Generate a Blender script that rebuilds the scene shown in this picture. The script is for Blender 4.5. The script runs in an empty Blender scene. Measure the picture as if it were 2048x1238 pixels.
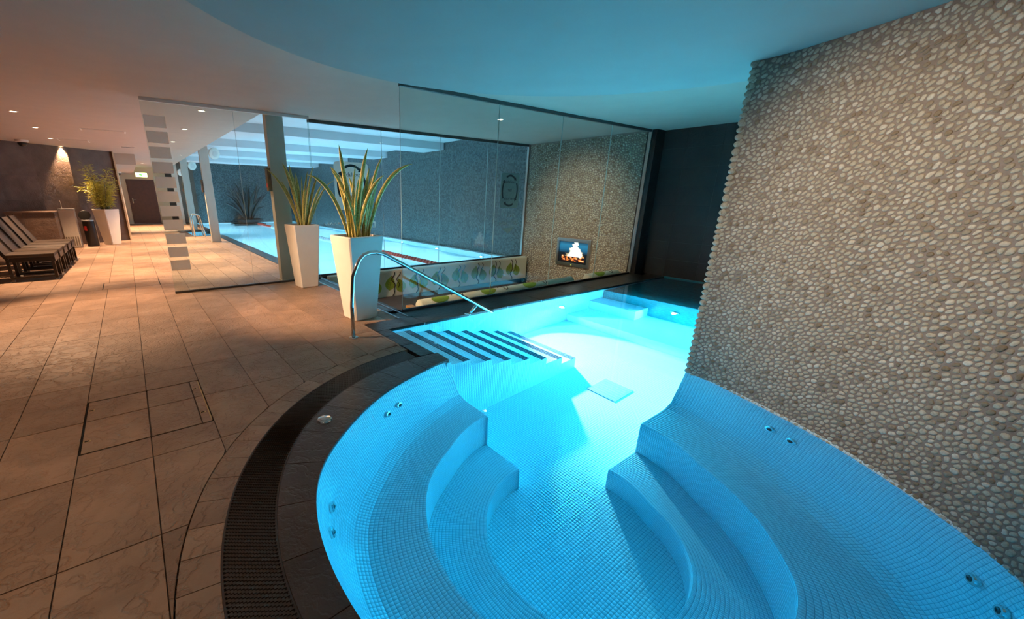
import bpy, bmesh, math, random
import numpy as np
from mathutils import Vector, Matrix
random.seed(7); rng = np.random.default_rng(7)
PI = math.pi
SC = bpy.context.scene
COL = SC.collection

# ------------------------------------------------------------------ camera, world, exposure
CAM_H = 1.44
F_PX, CX, CY = 825.367, 872.13, 665.87            # pinhole fitted to the tile joints and glass edges (2048 x 1238)
R = np.array([[0.81388686, -0.58092674, 0.0105974], [-0.17365575, -0.26061881, -0.94969549], [0.55446538, 0.77110438, -0.31299549]])
cd = bpy.data.cameras.new('camera'); cam = bpy.data.objects.new('camera', cd); COL.objects.link(cam)
M3 = Matrix(((R[0][0], -R[1][0], -R[2][0]), (R[0][1], -R[1][1], -R[2][1]), (R[0][2], -R[1][2], -R[2][2])))
cam.matrix_world = Matrix.Translation((0, 0, CAM_H)) @ M3.to_4x4()
cd.sensor_width = 36.0; cd.lens = 36.0 * F_PX / 2048
cd.shift_x = (1024 - CX) / 2048; cd.shift_y = (CY - 619) / 2048
cd.clip_start = 0.05; cd.clip_end = 100
SC.camera = cam
w = bpy.data.worlds.new('world'); SC.world = w; w.use_nodes = True
w.node_tree.nodes['Background'].inputs[0].default_value = (1, 0.8, 0.6, 1)
w.node_tree.nodes['Background'].inputs[1].default_value = 0.0
SC.view_settings.view_transform = 'Standard'; SC.view_settings.look = 'None'
SC.view_settings.exposure = 0.0; SC.view_settings.gamma = 1.0; SC.view_settings.use_curve_mapping = False
try:
    cy = SC.cycles
    cy.max_bounces = 10; cy.transmission_bounces = 8; cy.transparent_max_bounces = 24; cy.diffuse_bounces = 4; cy.glossy_bounces = 5
    cy.use_denoising = True; cy.sample_clamp_indirect = 6.0
    cy.caustics_refractive = True; cy.caustics_reflective = True
except Exception:
    pass

WARM = (1.0, 0.62, 0.36)
POOL = (0.22, 0.80, 1.0)
DOWN_W = 780.0         # ceiling downlights over the walkway
ROOM_W = 95.0         # added downlights over the near deck, out of view
SPA_W = 480.0         # underwater lamps of the near pool
SWIM_W = 520.0        # underwater lamps of the swimming pool

# ------------------------------------------------------------------ geometry helpers
class MB:
    def __init__(s): s.v = []; s.f = []; s.m = []; s.uv = None
    def add(s, vs, fs, mi=0):
        o = len(s.v); s.v += [tuple(p) for p in vs]
        for f in fs: s.f.append(tuple(i + o for i in f)); s.m.append(mi)
        return s
    def box(s, a, b, mi=0, bev=0.0, M=None):
        x0, y0, z0 = a; x1, y1, z1 = b
        if bev > 0:
            c = min(bev, (x1-x0)/2.01, (y1-y0)/2.01, (z1-z0)/2.01)
            bm = bmesh.new(); bmesh.ops.create_cube(bm, size=1)
            for v in bm.verts: v.co = Vector((x0+(v.co.x+.5)*(x1-x0), y0+(v.co.y+.5)*(y1-y0), z0+(v.co.z+.5)*(z1-z0)))
            bmesh.ops.bevel(bm, geom=bm.edges[:], offset=c, segments=2, affect='EDGES', profile=.6)
            bm.verts.index_update()
            vs = [v.co.copy() for v in bm.verts]; fs = [tuple(v.index for v in f.verts) for f in bm.faces]; bm.free()
        else:
            vs = [Vector(p) for p in ((x0,y0,z0),(x1,y0,z0),(x1,y1,z0),(x0,y1,z0),(x0,y0,z1),(x1,y0,z1),(x1,y1,z1),(x0,y1,z1))]
            fs = [(0,3,2,1),(4,5,6,7),(0,1,5,4),(1,2,6,5),(2,3,7,6),(3,0,4,7)]
        if M is not None: vs = [M @ v for v in vs]
        return s.add(vs, fs, mi)
    def prism(s, poly, z0, z1, mi=0, top=None):
        n = len(poly); t = top or poly
        vs = [(x, y, z0) for x, y in poly] + [(x, y, z1) for x, y in t]
        fs = [tuple(range(n))[::-1], tuple(range(n, 2*n))] + [(i, (i+1) % n, n+(i+1) % n, n+i) for i in range(n)]
        return s.add(vs, fs, mi)
    def lathe(s, prof, c=(0,0,0), n=20, M=None, mi=0, cap=True):
        vs = []; fs = []
        for r, z in prof:
            for k in range(n):
                a = 2*PI*k/n; p = Vector((r*math.cos(a), r*math.sin(a), z)); p = (M @ p) if M is not None else p
                vs.append(p + Vector(c))
        for i in range(len(prof)-1):
            for k in range(n): fs.append((i*n+k, i*n+(k+1) % n, (i+1)*n+(k+1) % n, (i+1)*n+k))
        if cap: fs.append(tuple(range(n))[::-1]); fs.append(tuple((len(prof)-1)*n+k for k in range(n)))
        return s.add(vs, fs, mi)
    def tube(s, pts, r, n=10, mi=0):
        pts = [Vector(p) for p in pts]; rs = r if isinstance(r, (list, tuple)) else [r]*len(pts)
        vs = []; fs = []; up = None
        for i, p in enumerate(pts):
            d = (pts[min(i+1, len(pts)-1)] - pts[max(i-1, 0)]).normalized()
            if up is None: up = Vector((0,0,1)) if abs(d.z) < .9 else Vector((1,0,0))
            a = d.cross(up).normalized(); b = a.cross(d).normalized(); up = b
            for k in range(n):
                t = 2*PI*k/n; vs.append(p + (a*math.cos(t) + b*math.sin(t))*rs[i])
        for i in range(len(pts)-1):
            for k in range(n): fs.append((i*n+k, (i+1)*n+k, (i+1)*n+(k+1) % n, i*n+(k+1) % n))
        fs.append(tuple(range(n))); fs.append(tuple((len(pts)-1)*n+k for k in range(n))[::-1])
        return s.add(vs, fs, mi)
    def mesh(s, name, mats, smooth=False):
        me = bpy.data.meshes.new(name); me.from_pydata(s.v, [], s.f)
        for m in (mats if isinstance(mats, (list, tuple)) else [mats]): me.materials.append(m)
        if any(s.m): me.polygons.foreach_set('material_index', s.m)
        bm = bmesh.new(); bm.from_mesh(me); bmesh.ops.recalc_face_normals(bm, faces=bm.faces); bm.to_mesh(me); bm.free()
        if smooth is True:
            for p in me.polygons: p.use_smooth = True
        elif smooth:
            try:
                for p in me.polygons: p.use_smooth = True
                me.set_sharp_from_angle(angle=smooth)
            except Exception: pass
        return me
    def build(s, name, mats, parent=None, smooth=False):
        return link(name, s.mesh(name, mats, smooth), parent)

def link(name, data, parent=None):
    o = bpy.data.objects.new(name, data); COL.objects.link(o)
    if parent is not None: o.parent = parent; o.matrix_parent_inverse = Matrix.Identity(4)
    return o
def tag(o, label=None, cat=None, group=None, kind=None):
    for k, v in (('label', label), ('category', cat), ('group', group), ('kind', kind)):
        if v: o[k] = v
    return o
def thing(name, label, cat, loc=(0,0,0), rz=0.0, group=None):
    o = bpy.data.objects.new(name, None); COL.objects.link(o); o.location = loc; o.rotation_euler = (0,0,rz); o.empty_display_size = .1
    return tag(o, label, cat, group)
def struct(o, label=None): return tag(o, label, None, None, 'structure')
def copy_tree(o, parent=None):
    c = o.copy(); COL.objects.link(c)
    if parent is not None: c.parent = parent
    for ch in list(o.children): copy_tree(ch, c)
    return c
def lamp(name, kind, loc, aim, energy, color, parent=None, size=.05, angle=1.2, blend=.5, sx=None, sy=None):
    l = bpy.data.lights.new(name, kind); l.energy = energy; l.color = color
    if kind == 'SPOT': l.spot_size = angle; l.spot_blend = blend; l.shadow_soft_size = size
    elif kind == 'AREA': l.shape = 'RECTANGLE'; l.size = sx; l.size_y = sy
    else: l.shadow_soft_size = size
    o = bpy.data.objects.new(name, l); COL.objects.link(o); o.location = loc
    o.rotation_euler = (Vector(aim) - Vector(loc)).to_track_quat('-Z', 'Y').to_euler()
    return o
def np_mesh(name, V, F, mats, parent=None, smooth=False, mi=None):
    """V (n,3), F (m,4) arrays -> one mesh object"""
    me = bpy.data.meshes.new(name); n, m, k = len(V), len(F), F.shape[1]
    me.vertices.add(n); me.vertices.foreach_set('co', np.ascontiguousarray(V, dtype=np.float32).ravel())
    me.loops.add(m*k); me.loops.foreach_set('vertex_index', np.ascontiguousarray(F, dtype=np.int32).ravel())
    me.polygons.add(m); me.polygons.foreach_set('loop_start', np.arange(0, m*k, k, dtype=np.int32))
    for mt in (mats if isinstance(mats, (list, tuple)) else [mats]): me.materials.append(mt)
    if mi is not None: me.polygons.foreach_set('material_index', np.ascontiguousarray(mi, dtype=np.int32))
    me.update(calc_edges=True); me.validate()
    if smooth: me.polygons.foreach_set('use_smooth', np.ones(m, dtype=bool))
    return link(name, me, parent)

# ------------------------------------------------------------------ materials
def nt(name):
    m = bpy.data.materials.new(name); m.use_nodes = True
    t = m.node_tree; b = t.nodes['Principled BSDF']; return m, t, b
def ramp(t, fac, stops):
    r = t.nodes.new('ShaderNodeValToRGB'); e = r.color_ramp.elements
    while len(e) < len(stops): e.new(0.5)
    for i, (p, c) in enumerate(stops): e[i].position = p; e[i].color = (*c, 1)
    t.links.new(fac, r.inputs[0]); return r.outputs[0]
def tex(t, kind, scale, coord='Object', detail=4, vec=None, **kw):
    n = t.nodes.new('ShaderNodeTex' + kind); n.inputs['Scale'].default_value = scale
    if 'Detail' in n.inputs and kind == 'Noise': n.inputs['Detail'].default_value = detail
    for k, v in kw.items(): setattr(n, k, v)
    if vec is None:
        tc = t.nodes.new('ShaderNodeTexCoord'); vec = tc.outputs[coord]
    t.links.new(vec, n.inputs['Vector']); return n
def bump(t, b, h, strength, dist):
    n = t.nodes.new('ShaderNodeBump'); n.inputs['Strength'].default_value = strength; n.inputs['Distance'].default_value = dist
    t.links.new(h, n.inputs['Height']); t.links.new(n.outputs[0], b.inputs['Normal']); return n
def mat(name, c, rough=.5, metal=0.0, var=.12, scale=20, bmp=0.0, bd=.002, spec=.5, emit=None, es=0.0, coat=0.0):
    m, t, b = nt(name)
    c2 = tuple(max(0, x*(1-var)) for x in c); c3 = tuple(min(1, x*(1+var)) for x in c)
    n = tex(t, 'Noise', scale)
    t.links.new(ramp(t, n.outputs['Fac'], [(.3, c2), (.7, c3)]), b.inputs['Base Color'])
    b.inputs['Roughness'].default_value = rough; b.inputs['Metallic'].default_value = metal
    b.inputs['Specular IOR Level'].default_value = spec
    if coat: b.inputs['Coat Weight'].default_value = coat; b.inputs['Coat Roughness'].default_value = .1
    if bmp: bump(t, b, n.outputs['Fac'], bmp, bd)
    if emit: b.inputs['Emission Color'].default_value = (*emit, 1); b.inputs['Emission Strength'].default_value = es
    return m
def obj_random(t, b_in, stops):
    oi = t.nodes.new('ShaderNodeObjectInfo'); return ramp(t, oi.outputs['Random'], stops)

def slate(name, cols, rough, rel):
    """riven slate-look porcelain: ridged relief, colour shift from piece to piece"""
    m, t, b = nt(name)
    tc = t.nodes.new('ShaderNodeTexCoord'); oi = t.nodes.new('ShaderNodeObjectInfo')
    off = t.nodes.new('ShaderNodeVectorMath'); off.operation = 'ADD'
    sc = t.nodes.new('ShaderNodeVectorMath'); sc.operation = 'SCALE'; cmb = t.nodes.new('ShaderNodeCombineXYZ')
    t.links.new(oi.outputs['Random'], cmb.inputs[0]); t.links.new(oi.outputs['Random'], cmb.inputs[1])
    t.links.new(cmb.outputs[0], sc.inputs[0]); sc.inputs['Scale'].default_value = 37.0
    t.links.new(tc.outputs['Object'], off.inputs[0]); t.links.new(sc.outputs[0], off.inputs[1])
    v = off.outputs[0]
    n1 = tex(t, 'Noise', 3.2, vec=v, detail=6); n1.inputs['Distortion'].default_value = .6
    n2 = tex(t, 'Noise', 60, vec=v, detail=3)
    wp = t.nodes.new('ShaderNodeVectorMath'); wp.operation = 'MULTIPLY_ADD'; wp.inputs[1].default_value = (.45, .45, .45)
    n0 = tex(t, 'Noise', 9.0, vec=v, detail=5); t.links.new(n0.outputs['Color'], wp.inputs[0]); t.links.new(v, wp.inputs[2])
    vo = tex(t, 'Voronoi', 5.5, vec=wp.outputs[0], feature='DISTANCE_TO_EDGE')
    mx = t.nodes.new('ShaderNodeMath'); mx.operation = 'MULTIPLY_ADD'; mx.inputs[1].default_value = .25
    mn = t.nodes.new('ShaderNodeMath'); mn.operation = 'MINIMUM'; mn.inputs[1].default_value = .12
    t.links.new(vo.outputs['Distance'], mn.inputs[0])
    m3 = t.nodes.new('ShaderNodeMath'); m3.operation = 'MULTIPLY'; m3.inputs[1].default_value = 3.0
    t.links.new(mn.outputs[0], m3.inputs[0])
    t.links.new(n2.outputs['Fac'], mx.inputs[0]); t.links.new(m3.outputs[0], mx.inputs[2])
    m4 = t.nodes.new('ShaderNodeMath'); m4.operation = 'ADD'
    t.links.new(mx.outputs[0], m4.inputs[0]); t.links.new(n1.outputs['Fac'], m4.inputs[1])
    bump(t, b, m4.outputs[0], rel, .016)
    c = ramp(t, n1.outputs['Fac'], [(.25, cols[0]), (.75, cols[1])])
    hs = t.nodes.new('ShaderNodeHueSaturation'); mr = t.nodes.new('ShaderNodeMapRange')
    mr.inputs['To Min'].default_value = .86; mr.inputs['To Max'].default_value = 1.12
    t.links.new(oi.outputs['Random'], mr.inputs['Value']); t.links.new(mr.outputs[0], hs.inputs['Value'])
    t.links.new(c, hs.inputs['Color']); t.links.new(hs.outputs[0], b.inputs['Base Color'])
    b.inputs['Roughness'].default_value = rough
    return m

def glass(name, tint, refl):
    m, t, b = nt(name); t.nodes.remove(b); out = t.nodes['Material Output']
    tr = t.nodes.new('ShaderNodeBsdfTransparent'); tr.inputs[0].default_value = (*tint, 1)
    gl = t.nodes.new('ShaderNodeBsdfGlossy'); gl.inputs['Roughness'].default_value = .0; gl.inputs['Color'].default_value = (1,1,1,1)
    fr = t.nodes.new('ShaderNodeFresnel'); ge = t.nodes.new('ShaderNodeNewGeometry'); io = t.nodes.new('ShaderNodeMapRange')
    io.inputs['To Min'].default_value = 1.5; io.inputs['To Max'].default_value = 1/1.5
    t.links.new(ge.outputs['Backfacing'], io.inputs['Value']); t.links.new(io.outputs[0], fr.inputs['IOR'])
    mm = t.nodes.new('ShaderNodeMath'); mm.operation = 'MULTIPLY'; mm.inputs[1].default_value = refl; mm.use_clamp = True
    mx = t.nodes.new('ShaderNodeMixShader')
    t.links.new(fr.outputs[0], mm.inputs[0]); t.links.new(mm.outputs[0], mx.inputs[0])
    t.links.new(tr.outputs[0], mx.inputs[1]); t.links.new(gl.outputs[0], mx.inputs[2]); t.links.new(mx.outputs[0], out.inputs[0])
    return m
def water_mat(name, absorb, dens):
    m, t, b = nt(name); t.nodes.remove(b); out = t.nodes['Material Output']
    rf = t.nodes.new('ShaderNodeBsdfRefraction'); rf.inputs['IOR'].default_value = 1.333; rf.inputs['Roughness'].default_value = 0
    gl = t.nodes.new('ShaderNodeBsdfGlossy'); gl.inputs['Roughness'].default_value = .02
    fr = t.nodes.new('ShaderNodeFresnel'); fr.inputs['IOR'].default_value = 1.333
    mx = t.nodes.new('ShaderNodeMixShader'); t.links.new(fr.outputs[0], mx.inputs[0])
    t.links.new(rf.outputs[0], mx.inputs[1]); t.links.new(gl.outputs[0], mx.inputs[2]); t.links.new(mx.outputs[0], out.inputs['Surface'])
    va = t.nodes.new('ShaderNodeVolumeAbsorption'); va.inputs['Color'].default_value = (*absorb, 1); va.inputs['Density'].default_value = dens
    t.links.new(va.outputs[0], out.inputs['Volume'])
    n = tex(t, 'Noise', 1.3, detail=2); bn = t.nodes.new('ShaderNodeBump'); bn.inputs['Strength'].default_value = .02; bn.inputs['Distance'].default_value = .02
    t.links.new(n.outputs['Fac'], bn.inputs['Height'])
    t.links.new(bn.outputs[0], gl.inputs['Normal']); t.links.new(bn.outputs[0], fr.inputs['Normal'])
    return m
def mosaic_wall(name, c1, c2, size):
    """far mosaic: tiny square chips of mixed tone (chips far below a pixel's width of relief)"""
    m, t, b = nt(name)
    tc = t.nodes.new('ShaderNodeTexCoord'); sn = t.nodes.new('ShaderNodeVectorMath'); sn.operation = 'SNAP'
    sn.inputs[1].default_value = (size, size, size); t.links.new(tc.outputs['Object'], sn.inputs[0])
    wn = t.nodes.new('ShaderNodeTexWhiteNoise'); t.links.new(sn.outputs[0], wn.inputs['Vector'])
    t.links.new(ramp(t, wn.outputs['Value'], [(0, c1), (1, c2)]), b.inputs['Base Color'])
    b.inputs['Roughness'].default_value = .35
    return m
def leaf_mat(name, green, dark, margin):
    m, t, b = nt(name); tc = t.nodes.new('ShaderNodeTexCoord'); sp = t.nodes.new('ShaderNodeSeparateXYZ')
    t.links.new(tc.outputs['UV'], sp.inputs[0])
    mp = t.nodes.new('ShaderNodeMapping'); mp.inputs['Scale'].default_value = (1.2, 26, 1); t.links.new(tc.outputs['UV'], mp.inputs['Vector'])
    n = tex(t, 'Noise', 1.6, vec=mp.outputs[0], detail=4)
    band = ramp(t, n.outputs['Fac'], [(.38, dark), (.6, green)])
    s = t.nodes.new('ShaderNodeMath'); s.operation = 'SUBTRACT'; s.inputs[1].default_value = .5; t.links.new(sp.outputs[0], s.inputs[0])
    a = t.nodes.new('ShaderNodeMath'); a.operation = 'ABSOLUTE'; t.links.new(s.outputs[0], a.inputs[0])
    g = t.nodes.new('ShaderNodeMath'); g.operation = 'GREATER_THAN'; g.inputs[1].default_value = .34; t.links.new(a.outputs[0], g.inputs[0])
    mx = t.nodes.new('ShaderNodeMix'); mx.data_type = 'RGBA'; t.links.new(g.outputs[0], mx.inputs['Factor'])
    t.links.new(band, mx.inputs['A']); mx.inputs['B'].default_value = (*margin, 1)
    t.links.new(mx.outputs['Result'], b.inputs['Base Color']); b.inputs['Roughness'].default_value = .45
    return m
def pebble_mat(name, lo, mid, hi):
    m, t, b = nt(name); ge = t.nodes.new('ShaderNodeAttribute'); ge.attribute_name = 'tone'
    oi = t.nodes.new('ShaderNodeObjectInfo')
    c = ramp(t, ge.outputs['Fac'], [(0, lo), (.25, mid), (.75, mid), (1, hi)])
    n = tex(t, 'Noise', 90, detail=5)
    mx = t.nodes.new('ShaderNodeMix'); mx.data_type = 'RGBA'; mx.blend_type = 'MULTIPLY'; mx.inputs['Factor'].default_value = .55
    t.links.new(c, mx.inputs['A']); t.links.new(ramp(t, n.outputs['Fac'], [(.3, (.55,.5,.45)), (.6, (1,1,1))]), mx.inputs['B'])
    t.links.new(mx.outputs['Result'], b.inputs['Base Color']); b.inputs['Roughness'].default_value = .6
    bump(t, b, n.outputs['Fac'], .25, .002)
    return m
def fire_mat():
    """the screen shows a log fire: white core, orange embers along the bottom, blue glow above"""
    m, t, b = nt('fire_picture'); tc = t.nodes.new('ShaderNodeTexCoord'); sp = t.nodes.new('ShaderNodeSeparateXYZ'); t.links.new(tc.outputs['UV'], sp.inputs[0])
    u, v = sp.outputs[0], sp.outputs[1]
    def M(op, a, b_=None, c_=None, cl=False):
        n = t.nodes.new('ShaderNodeMath'); n.operation = op; n.use_clamp = cl
        for i, x in enumerate((a, b_, c_)):
            if x is None: continue
            if isinstance(x, (int, float)): n.inputs[i].default_value = x
            else: t.links.new(x, n.inputs[i])
        return n.outputs[0]
    nz = tex(t, 'Noise', 7, vec=tc.outputs['UV'], detail=5); wob = M('MULTIPLY_ADD', nz.outputs['Fac'], .34, -.17)
    uu = M('ADD', M('SUBTRACT', u, .56), wob)
    wid = M('MULTIPLY_ADD', M('SUBTRACT', 1.0, v), .42, .06)
    flame = M('SUBTRACT', 1.0, M('DIVIDE', M('ABSOLUTE', uu), wid), cl=True)
    flame = M('MULTIPLY', flame, M('GREATER_THAN', v, .3)); flame = M('MULTIPLY', flame, 3.2, cl=True)
    nb = tex(t, 'Noise', 11, vec=tc.outputs['UV'], detail=3)
    emb = M('MULTIPLY', M('GREATER_THAN', nb.outputs['Fac'], .48), M('MULTIPLY', M('LESS_THAN', v, .34), M('GREATER_THAN', v, .09)))
    emb = M('MULTIPLY', emb, M('LESS_THAN', M('ABSOLUTE', M('SUBTRACT', u, .5)), .4))
    base = ramp(t, v, [(0.0, (.004,.003,.004)), (.45, (.004,.01,.016)), (.62, (.01,.10,.2)), (.85, (.015,.15,.28)), (1.0, (.01,.03,.06))])
    m1 = t.nodes.new('ShaderNodeMix'); m1.data_type = 'RGBA'; t.links.new(emb, m1.inputs['Factor']); t.links.new(base, m1.inputs['A'])
    t.links.new(ramp(t, nb.outputs['Fac'], [(.48, (.5,.02,.01)), (.6, (1,.35,.06)), (.7, (1,.85,.6))]), m1.inputs['B'])
    m2 = t.nodes.new('ShaderNodeMix'); m2.data_type = 'RGBA'; t.links.new(flame, m2.inputs['Factor']); t.links.new(m1.outputs['Result'], m2.inputs['A'])
    t.links.new(ramp(t, flame, [(0, (.8,.25,.05)), (.5, (1,.75,.4)), (1, (1,1,1))]), m2.inputs['B'])
    b.inputs['Base Color'].default_value = (.01,.01,.01,1); t.links.new(m2.outputs['Result'], b.inputs['Emission Color']); b.inputs['Emission Strength'].default_value = 1.6
    b.inputs['Roughness'].default_value = .1
    return m

M_floor = slate('deck_tile', ((.24,.148,.096), (.40,.255,.172)), .55, .8)
M_dark = slate('dark_stone', ((.018,.016,.015), (.04,.034,.03)), .32, .35)
M_coping = slate('coping_stone', ((.06,.036,.026), (.105,.064,.046)), .3, .3)
M_panel = slate('wall_stone', ((.085,.054,.04), (.17,.112,.083)), .5, .5)
M_grout = mat('grout', (.055,.038,.03), .8)
M_grate = mat('grate_plastic', (.045,.032,.026), .45)
M_channel = mat('channel_black', (.004,.004,.004), .9)
M_white_wall = mat('plaster_white', (.53,.43,.355), .75, var=.03, scale=3); M_disc = mat('plaster_disc_shaded', (.37,.40,.37), .75, var=.03, scale=3); M_hall = mat('plaster_hall', (.70,.74,.78), .75, var=.03, scale=3)  # disc plaster darkened to put the ceiling's light falloff into its colour
M_beige = mat('plaster_beige', (.66,.52,.36), .7, var=.04, scale=4)
M_column = mat('column_paint', (.60,.56,.50), .5, var=.04, scale=6)
M_tile = mat('mosaic_white', (.78,.86,.88), .18, var=.06, scale=55)
M_tgrout = mat('mosaic_grout', (.34,.44,.48), .7)
M_tdark = mat('mosaic_navy', (.012,.03,.06), .2, var=.3, scale=60)
M_tplain = mat('pool_tile_plain', (.72,.84,.88), .25, var=.05, scale=30)
M_dteal = mat('dark_teal', (.02,.20,.22), .3, var=.2)
M_chrome = mat('chrome', (.75,.75,.74), .12, 1.0, var=.02)
M_steel = mat('brushed_steel', (.55,.54,.52), .3, 1.0, var=.08, scale=60)
M_dsteel = mat('dark_steel', (.10,.10,.10), .4, .8)
M_brass = mat('brass_edge', (.55,.40,.18), .3, 1.0)
M_black = mat('black_hole', (.003,.003,.003), .9)
M_glass = glass('clear_glass', (.91,.975,.965), .62)
M_gedge = mat('glass_edge', (.42,.55,.52), .2, var=.05)
def frost(name='frosted_film'):
    m, t, b = nt(name); out = t.nodes['Material Output']; b.inputs['Base Color'].default_value = (.95,.92,.87,1); b.inputs['Roughness'].default_value = .8
    n = tex(t, 'Noise', 40); t.links.new(ramp(t, n.outputs['Fac'], [(.3, (.92,.89,.84)), (.7, (.97,.94,.9))]), b.inputs['Base Color'])
    tl = t.nodes.new('ShaderNodeBsdfTranslucent'); tl.inputs[0].default_value = (1,.97,.93,1); mx = t.nodes.new('ShaderNodeMixShader'); mx.inputs[0].default_value = .5
    t.links.new(b.outputs[0], mx.inputs[1]); t.links.new(tl.outputs[0], mx.inputs[2]); t.links.new(mx.outputs[0], out.inputs[0]); return m
M_frost = frost()
M_pot = mat('planter_white', (.86,.83,.77), .42, var=.03, scale=5)
M_soil = mat('soil', (.05,.035,.02), .95, bmp=.6, bd=.01, scale=60)
M_snake = leaf_mat('snake_leaf', (.46,.44,.10), (.22,.23,.05), (.95,.76,.30))
M_darkleaf = mat('dark_leaf', (.012,.016,.018), .5)
M_bamboo = mat('bamboo_leaf', (.58,.56,.10), .5, var=.5, scale=30)
M_stem = mat('bamboo_stem', (.22,.20,.06), .5)
M_wicker = mat('brown_weave', (.055,.037,.026), .6, var=.35, scale=120, bmp=.5, bd=.003)
M_frame = mat('dark_frame', (.022,.016,.013), .4)
M_foot = mat('grey_foot', (.35,.33,.31), .5)
M_unit = mat('unit_grey', (.46,.41,.34), .45, var=.04)
M_unitd = mat('unit_grey_dark', (.16,.13,.10), .5)
M_bin = mat('bin_black', (.010,.009,.009), .3)
M_red = mat('red_sticker', (.55,.03,.02), .4)
M_door = mat('door_brown', (.085,.032,.02), .4, var=.2, scale=8)
M_exit = mat('exit_face', (.7,.9,.4), .4, emit=(.75,1,.32), es=9)
M_exitg = mat('exit_green', (.05,.35,.08), .4, emit=(.1,.55,.12), es=1.5)
M_lens = mat('lamp_lens', (1,.9,.75), .3, emit=(1,.80,.52), es=22)
M_uw = mat('underwater_lens', (.9,.95,1), .2, emit=(.75,.92,1), es=40)
M_trimw = mat('white_trim', (.75,.72,.68), .5, var=.03)
M_film = frost('white_film')
M_filmd = mat('arrow_film', (.03,.06,.08), .6)
M_cream = mat('cream_fabric', (.74,.70,.56), .85, var=.08, scale=90)
M_leafp = mat('leaf_print', (.30,.38,.04), .85, var=.18, scale=60)
M_vein = mat('vein_print', (.09,.15,.02), .85)
M_branch = mat('branch_print', (.03,.015,.01), .85)
M_seat = mat('seat_grey', (.085,.082,.08), .85, var=.12, scale=80)
M_wood = mat('wood_orange', (.45,.20,.05), .5, var=.25, scale=25)
M_float = mat('float_red', (.8,.10,.06), .4)
M_floatw = mat('float_white', (.8,.85,.88), .4)
M_blackstone = slate('black_stone', ((.010,.008,.0075), (.02,.016,.014)), .45, .3)
M_teal = mosaic_wall('mosaic_slate', (.03,.045,.05), (.125,.16,.17), .035)
M_brownw = mat('brown_stone', (.13,.085,.06), .6, var=.1, scale=12)
M_peb = pebble_mat('pebble', (.24,.17,.10), (.52,.45,.34), (.68,.62,.52))
M_mortar = mat('pebble_mortar', (.27,.215,.18), .9, bmp=.5, bd=.004, scale=70)
M_water = water_mat('pool_water', (.46,.93,1.0), .95)
M_waterfar = water_mat('swim_water', (.25,.88,1.0), .13)

# ------------------------------------------------------------------ plan data (metres)
C = np.array((2.08, 1.22))
def table(pts):
    pts = sorted(pts); a = [p[0]-360 for p in pts] + [p[0] for p in pts] + [p[0]+360 for p in pts]; r = [p[1] for p in pts]*3
    g = np.arange(-360, 720.5, 1.0); v = np.interp(g, a, r); k = np.exp(-.5*(np.arange(-15, 16)/5.0)**2); k /= k.sum()
    v = np.convolve(np.pad(v, 15, mode='edge'), k, mode='valid')
    return lambda th: np.interp(th, g, v)
R_rim = table([(7.6,1.735),(348,1.545),(334.3,1.52),(322.1,1.53),(311.4,1.555),(302.3,1.605),(292.2,1.69),(270,1.76),(230,1.73),(200,1.69),(186.5,1.67),(176.9,1.663),(160.5,1.651),(153.3,1.636),(146.5,1.594),(137,1.552),(124.6,1.53),(110,1.532),(98.4,1.545),(87,1.63),(60,1.7),(30,1.72)])
R_g2, R_g1, R_t = 1.832, 2.052, 2.21
R_seat = table([(83.7,1.085),(115,.985),(135,1.02),(154,1.035),(169,1.05),(187,1.06),(230,1.06),(286,1.065),(300,1.0),(321.5,.955),(340.6,.935),(11.6,1.09),(45,1.09)])
R_step = table([(79,.685),(108,.64),(136,.62),(160.7,.62),(182,.61),(230,.64),(296,.655),(318,.635),(345.8,.61),(17.7,.72),(45,.7)])
POOL_X0, POOL_X1, POOL_Y0, POOL_Y1, STAIR_Y = 2.18, 8.40, 1.45, 3.96, 2.85
FLOOR_Z, WATER_Z = -1.40, -0.02
CEIL, HALL_CEIL, DISC_Z = 2.66, 3.0, 2.37
END_Y = 26.05
def xmax_floor(y):
    if y < 3.42 and abs(y-1.22) < R_t: x = C[0]-math.sqrt(max(0, R_t**2-(y-C[1])**2))
    elif y <= -.9: x = 2.0
    else: x = 2.02
    if y < 4.30: return min(x, 2.02)
    if y < 7.32: return 2.50
    if y < 17.5 or y > 20.2: return 2.46
    return 1.70

# ------------------------------------------------------------------ room shell
mb = MB(); ys = [-2.6 + i*.05 for i in range(int((END_Y+2.6)/.05)+1)]
for a, b in zip(ys[:-1], ys[1:]):
    x = xmax_floor((a+b)/2)
    mb.add([(-3.4,a,-.006),(x,a,-.006),(x,b,-.006),(-3.4,b,-.006)], [(0,1,2,3)])
FL = struct(mb.build('floor', M_grout), 'warm brown slate look tiled deck floor')
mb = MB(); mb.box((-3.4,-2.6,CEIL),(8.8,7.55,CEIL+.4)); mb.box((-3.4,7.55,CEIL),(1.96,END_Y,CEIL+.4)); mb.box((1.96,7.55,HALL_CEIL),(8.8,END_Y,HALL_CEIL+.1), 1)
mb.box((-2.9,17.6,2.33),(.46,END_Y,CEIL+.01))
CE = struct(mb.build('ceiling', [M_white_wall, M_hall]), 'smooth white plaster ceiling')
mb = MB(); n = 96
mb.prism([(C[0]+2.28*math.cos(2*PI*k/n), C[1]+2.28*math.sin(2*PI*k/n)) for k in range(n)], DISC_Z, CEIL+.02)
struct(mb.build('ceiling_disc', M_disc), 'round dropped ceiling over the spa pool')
for i, y in enumerate((11.0, 14.5, 18.0, 21.5)):
    mb = MB(); mb.box((1.97, y, 2.80), (8.14, y+1.1, HALL_CEIL+.01)); struct(mb.build('ceiling_beam', M_hall, CE))
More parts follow.
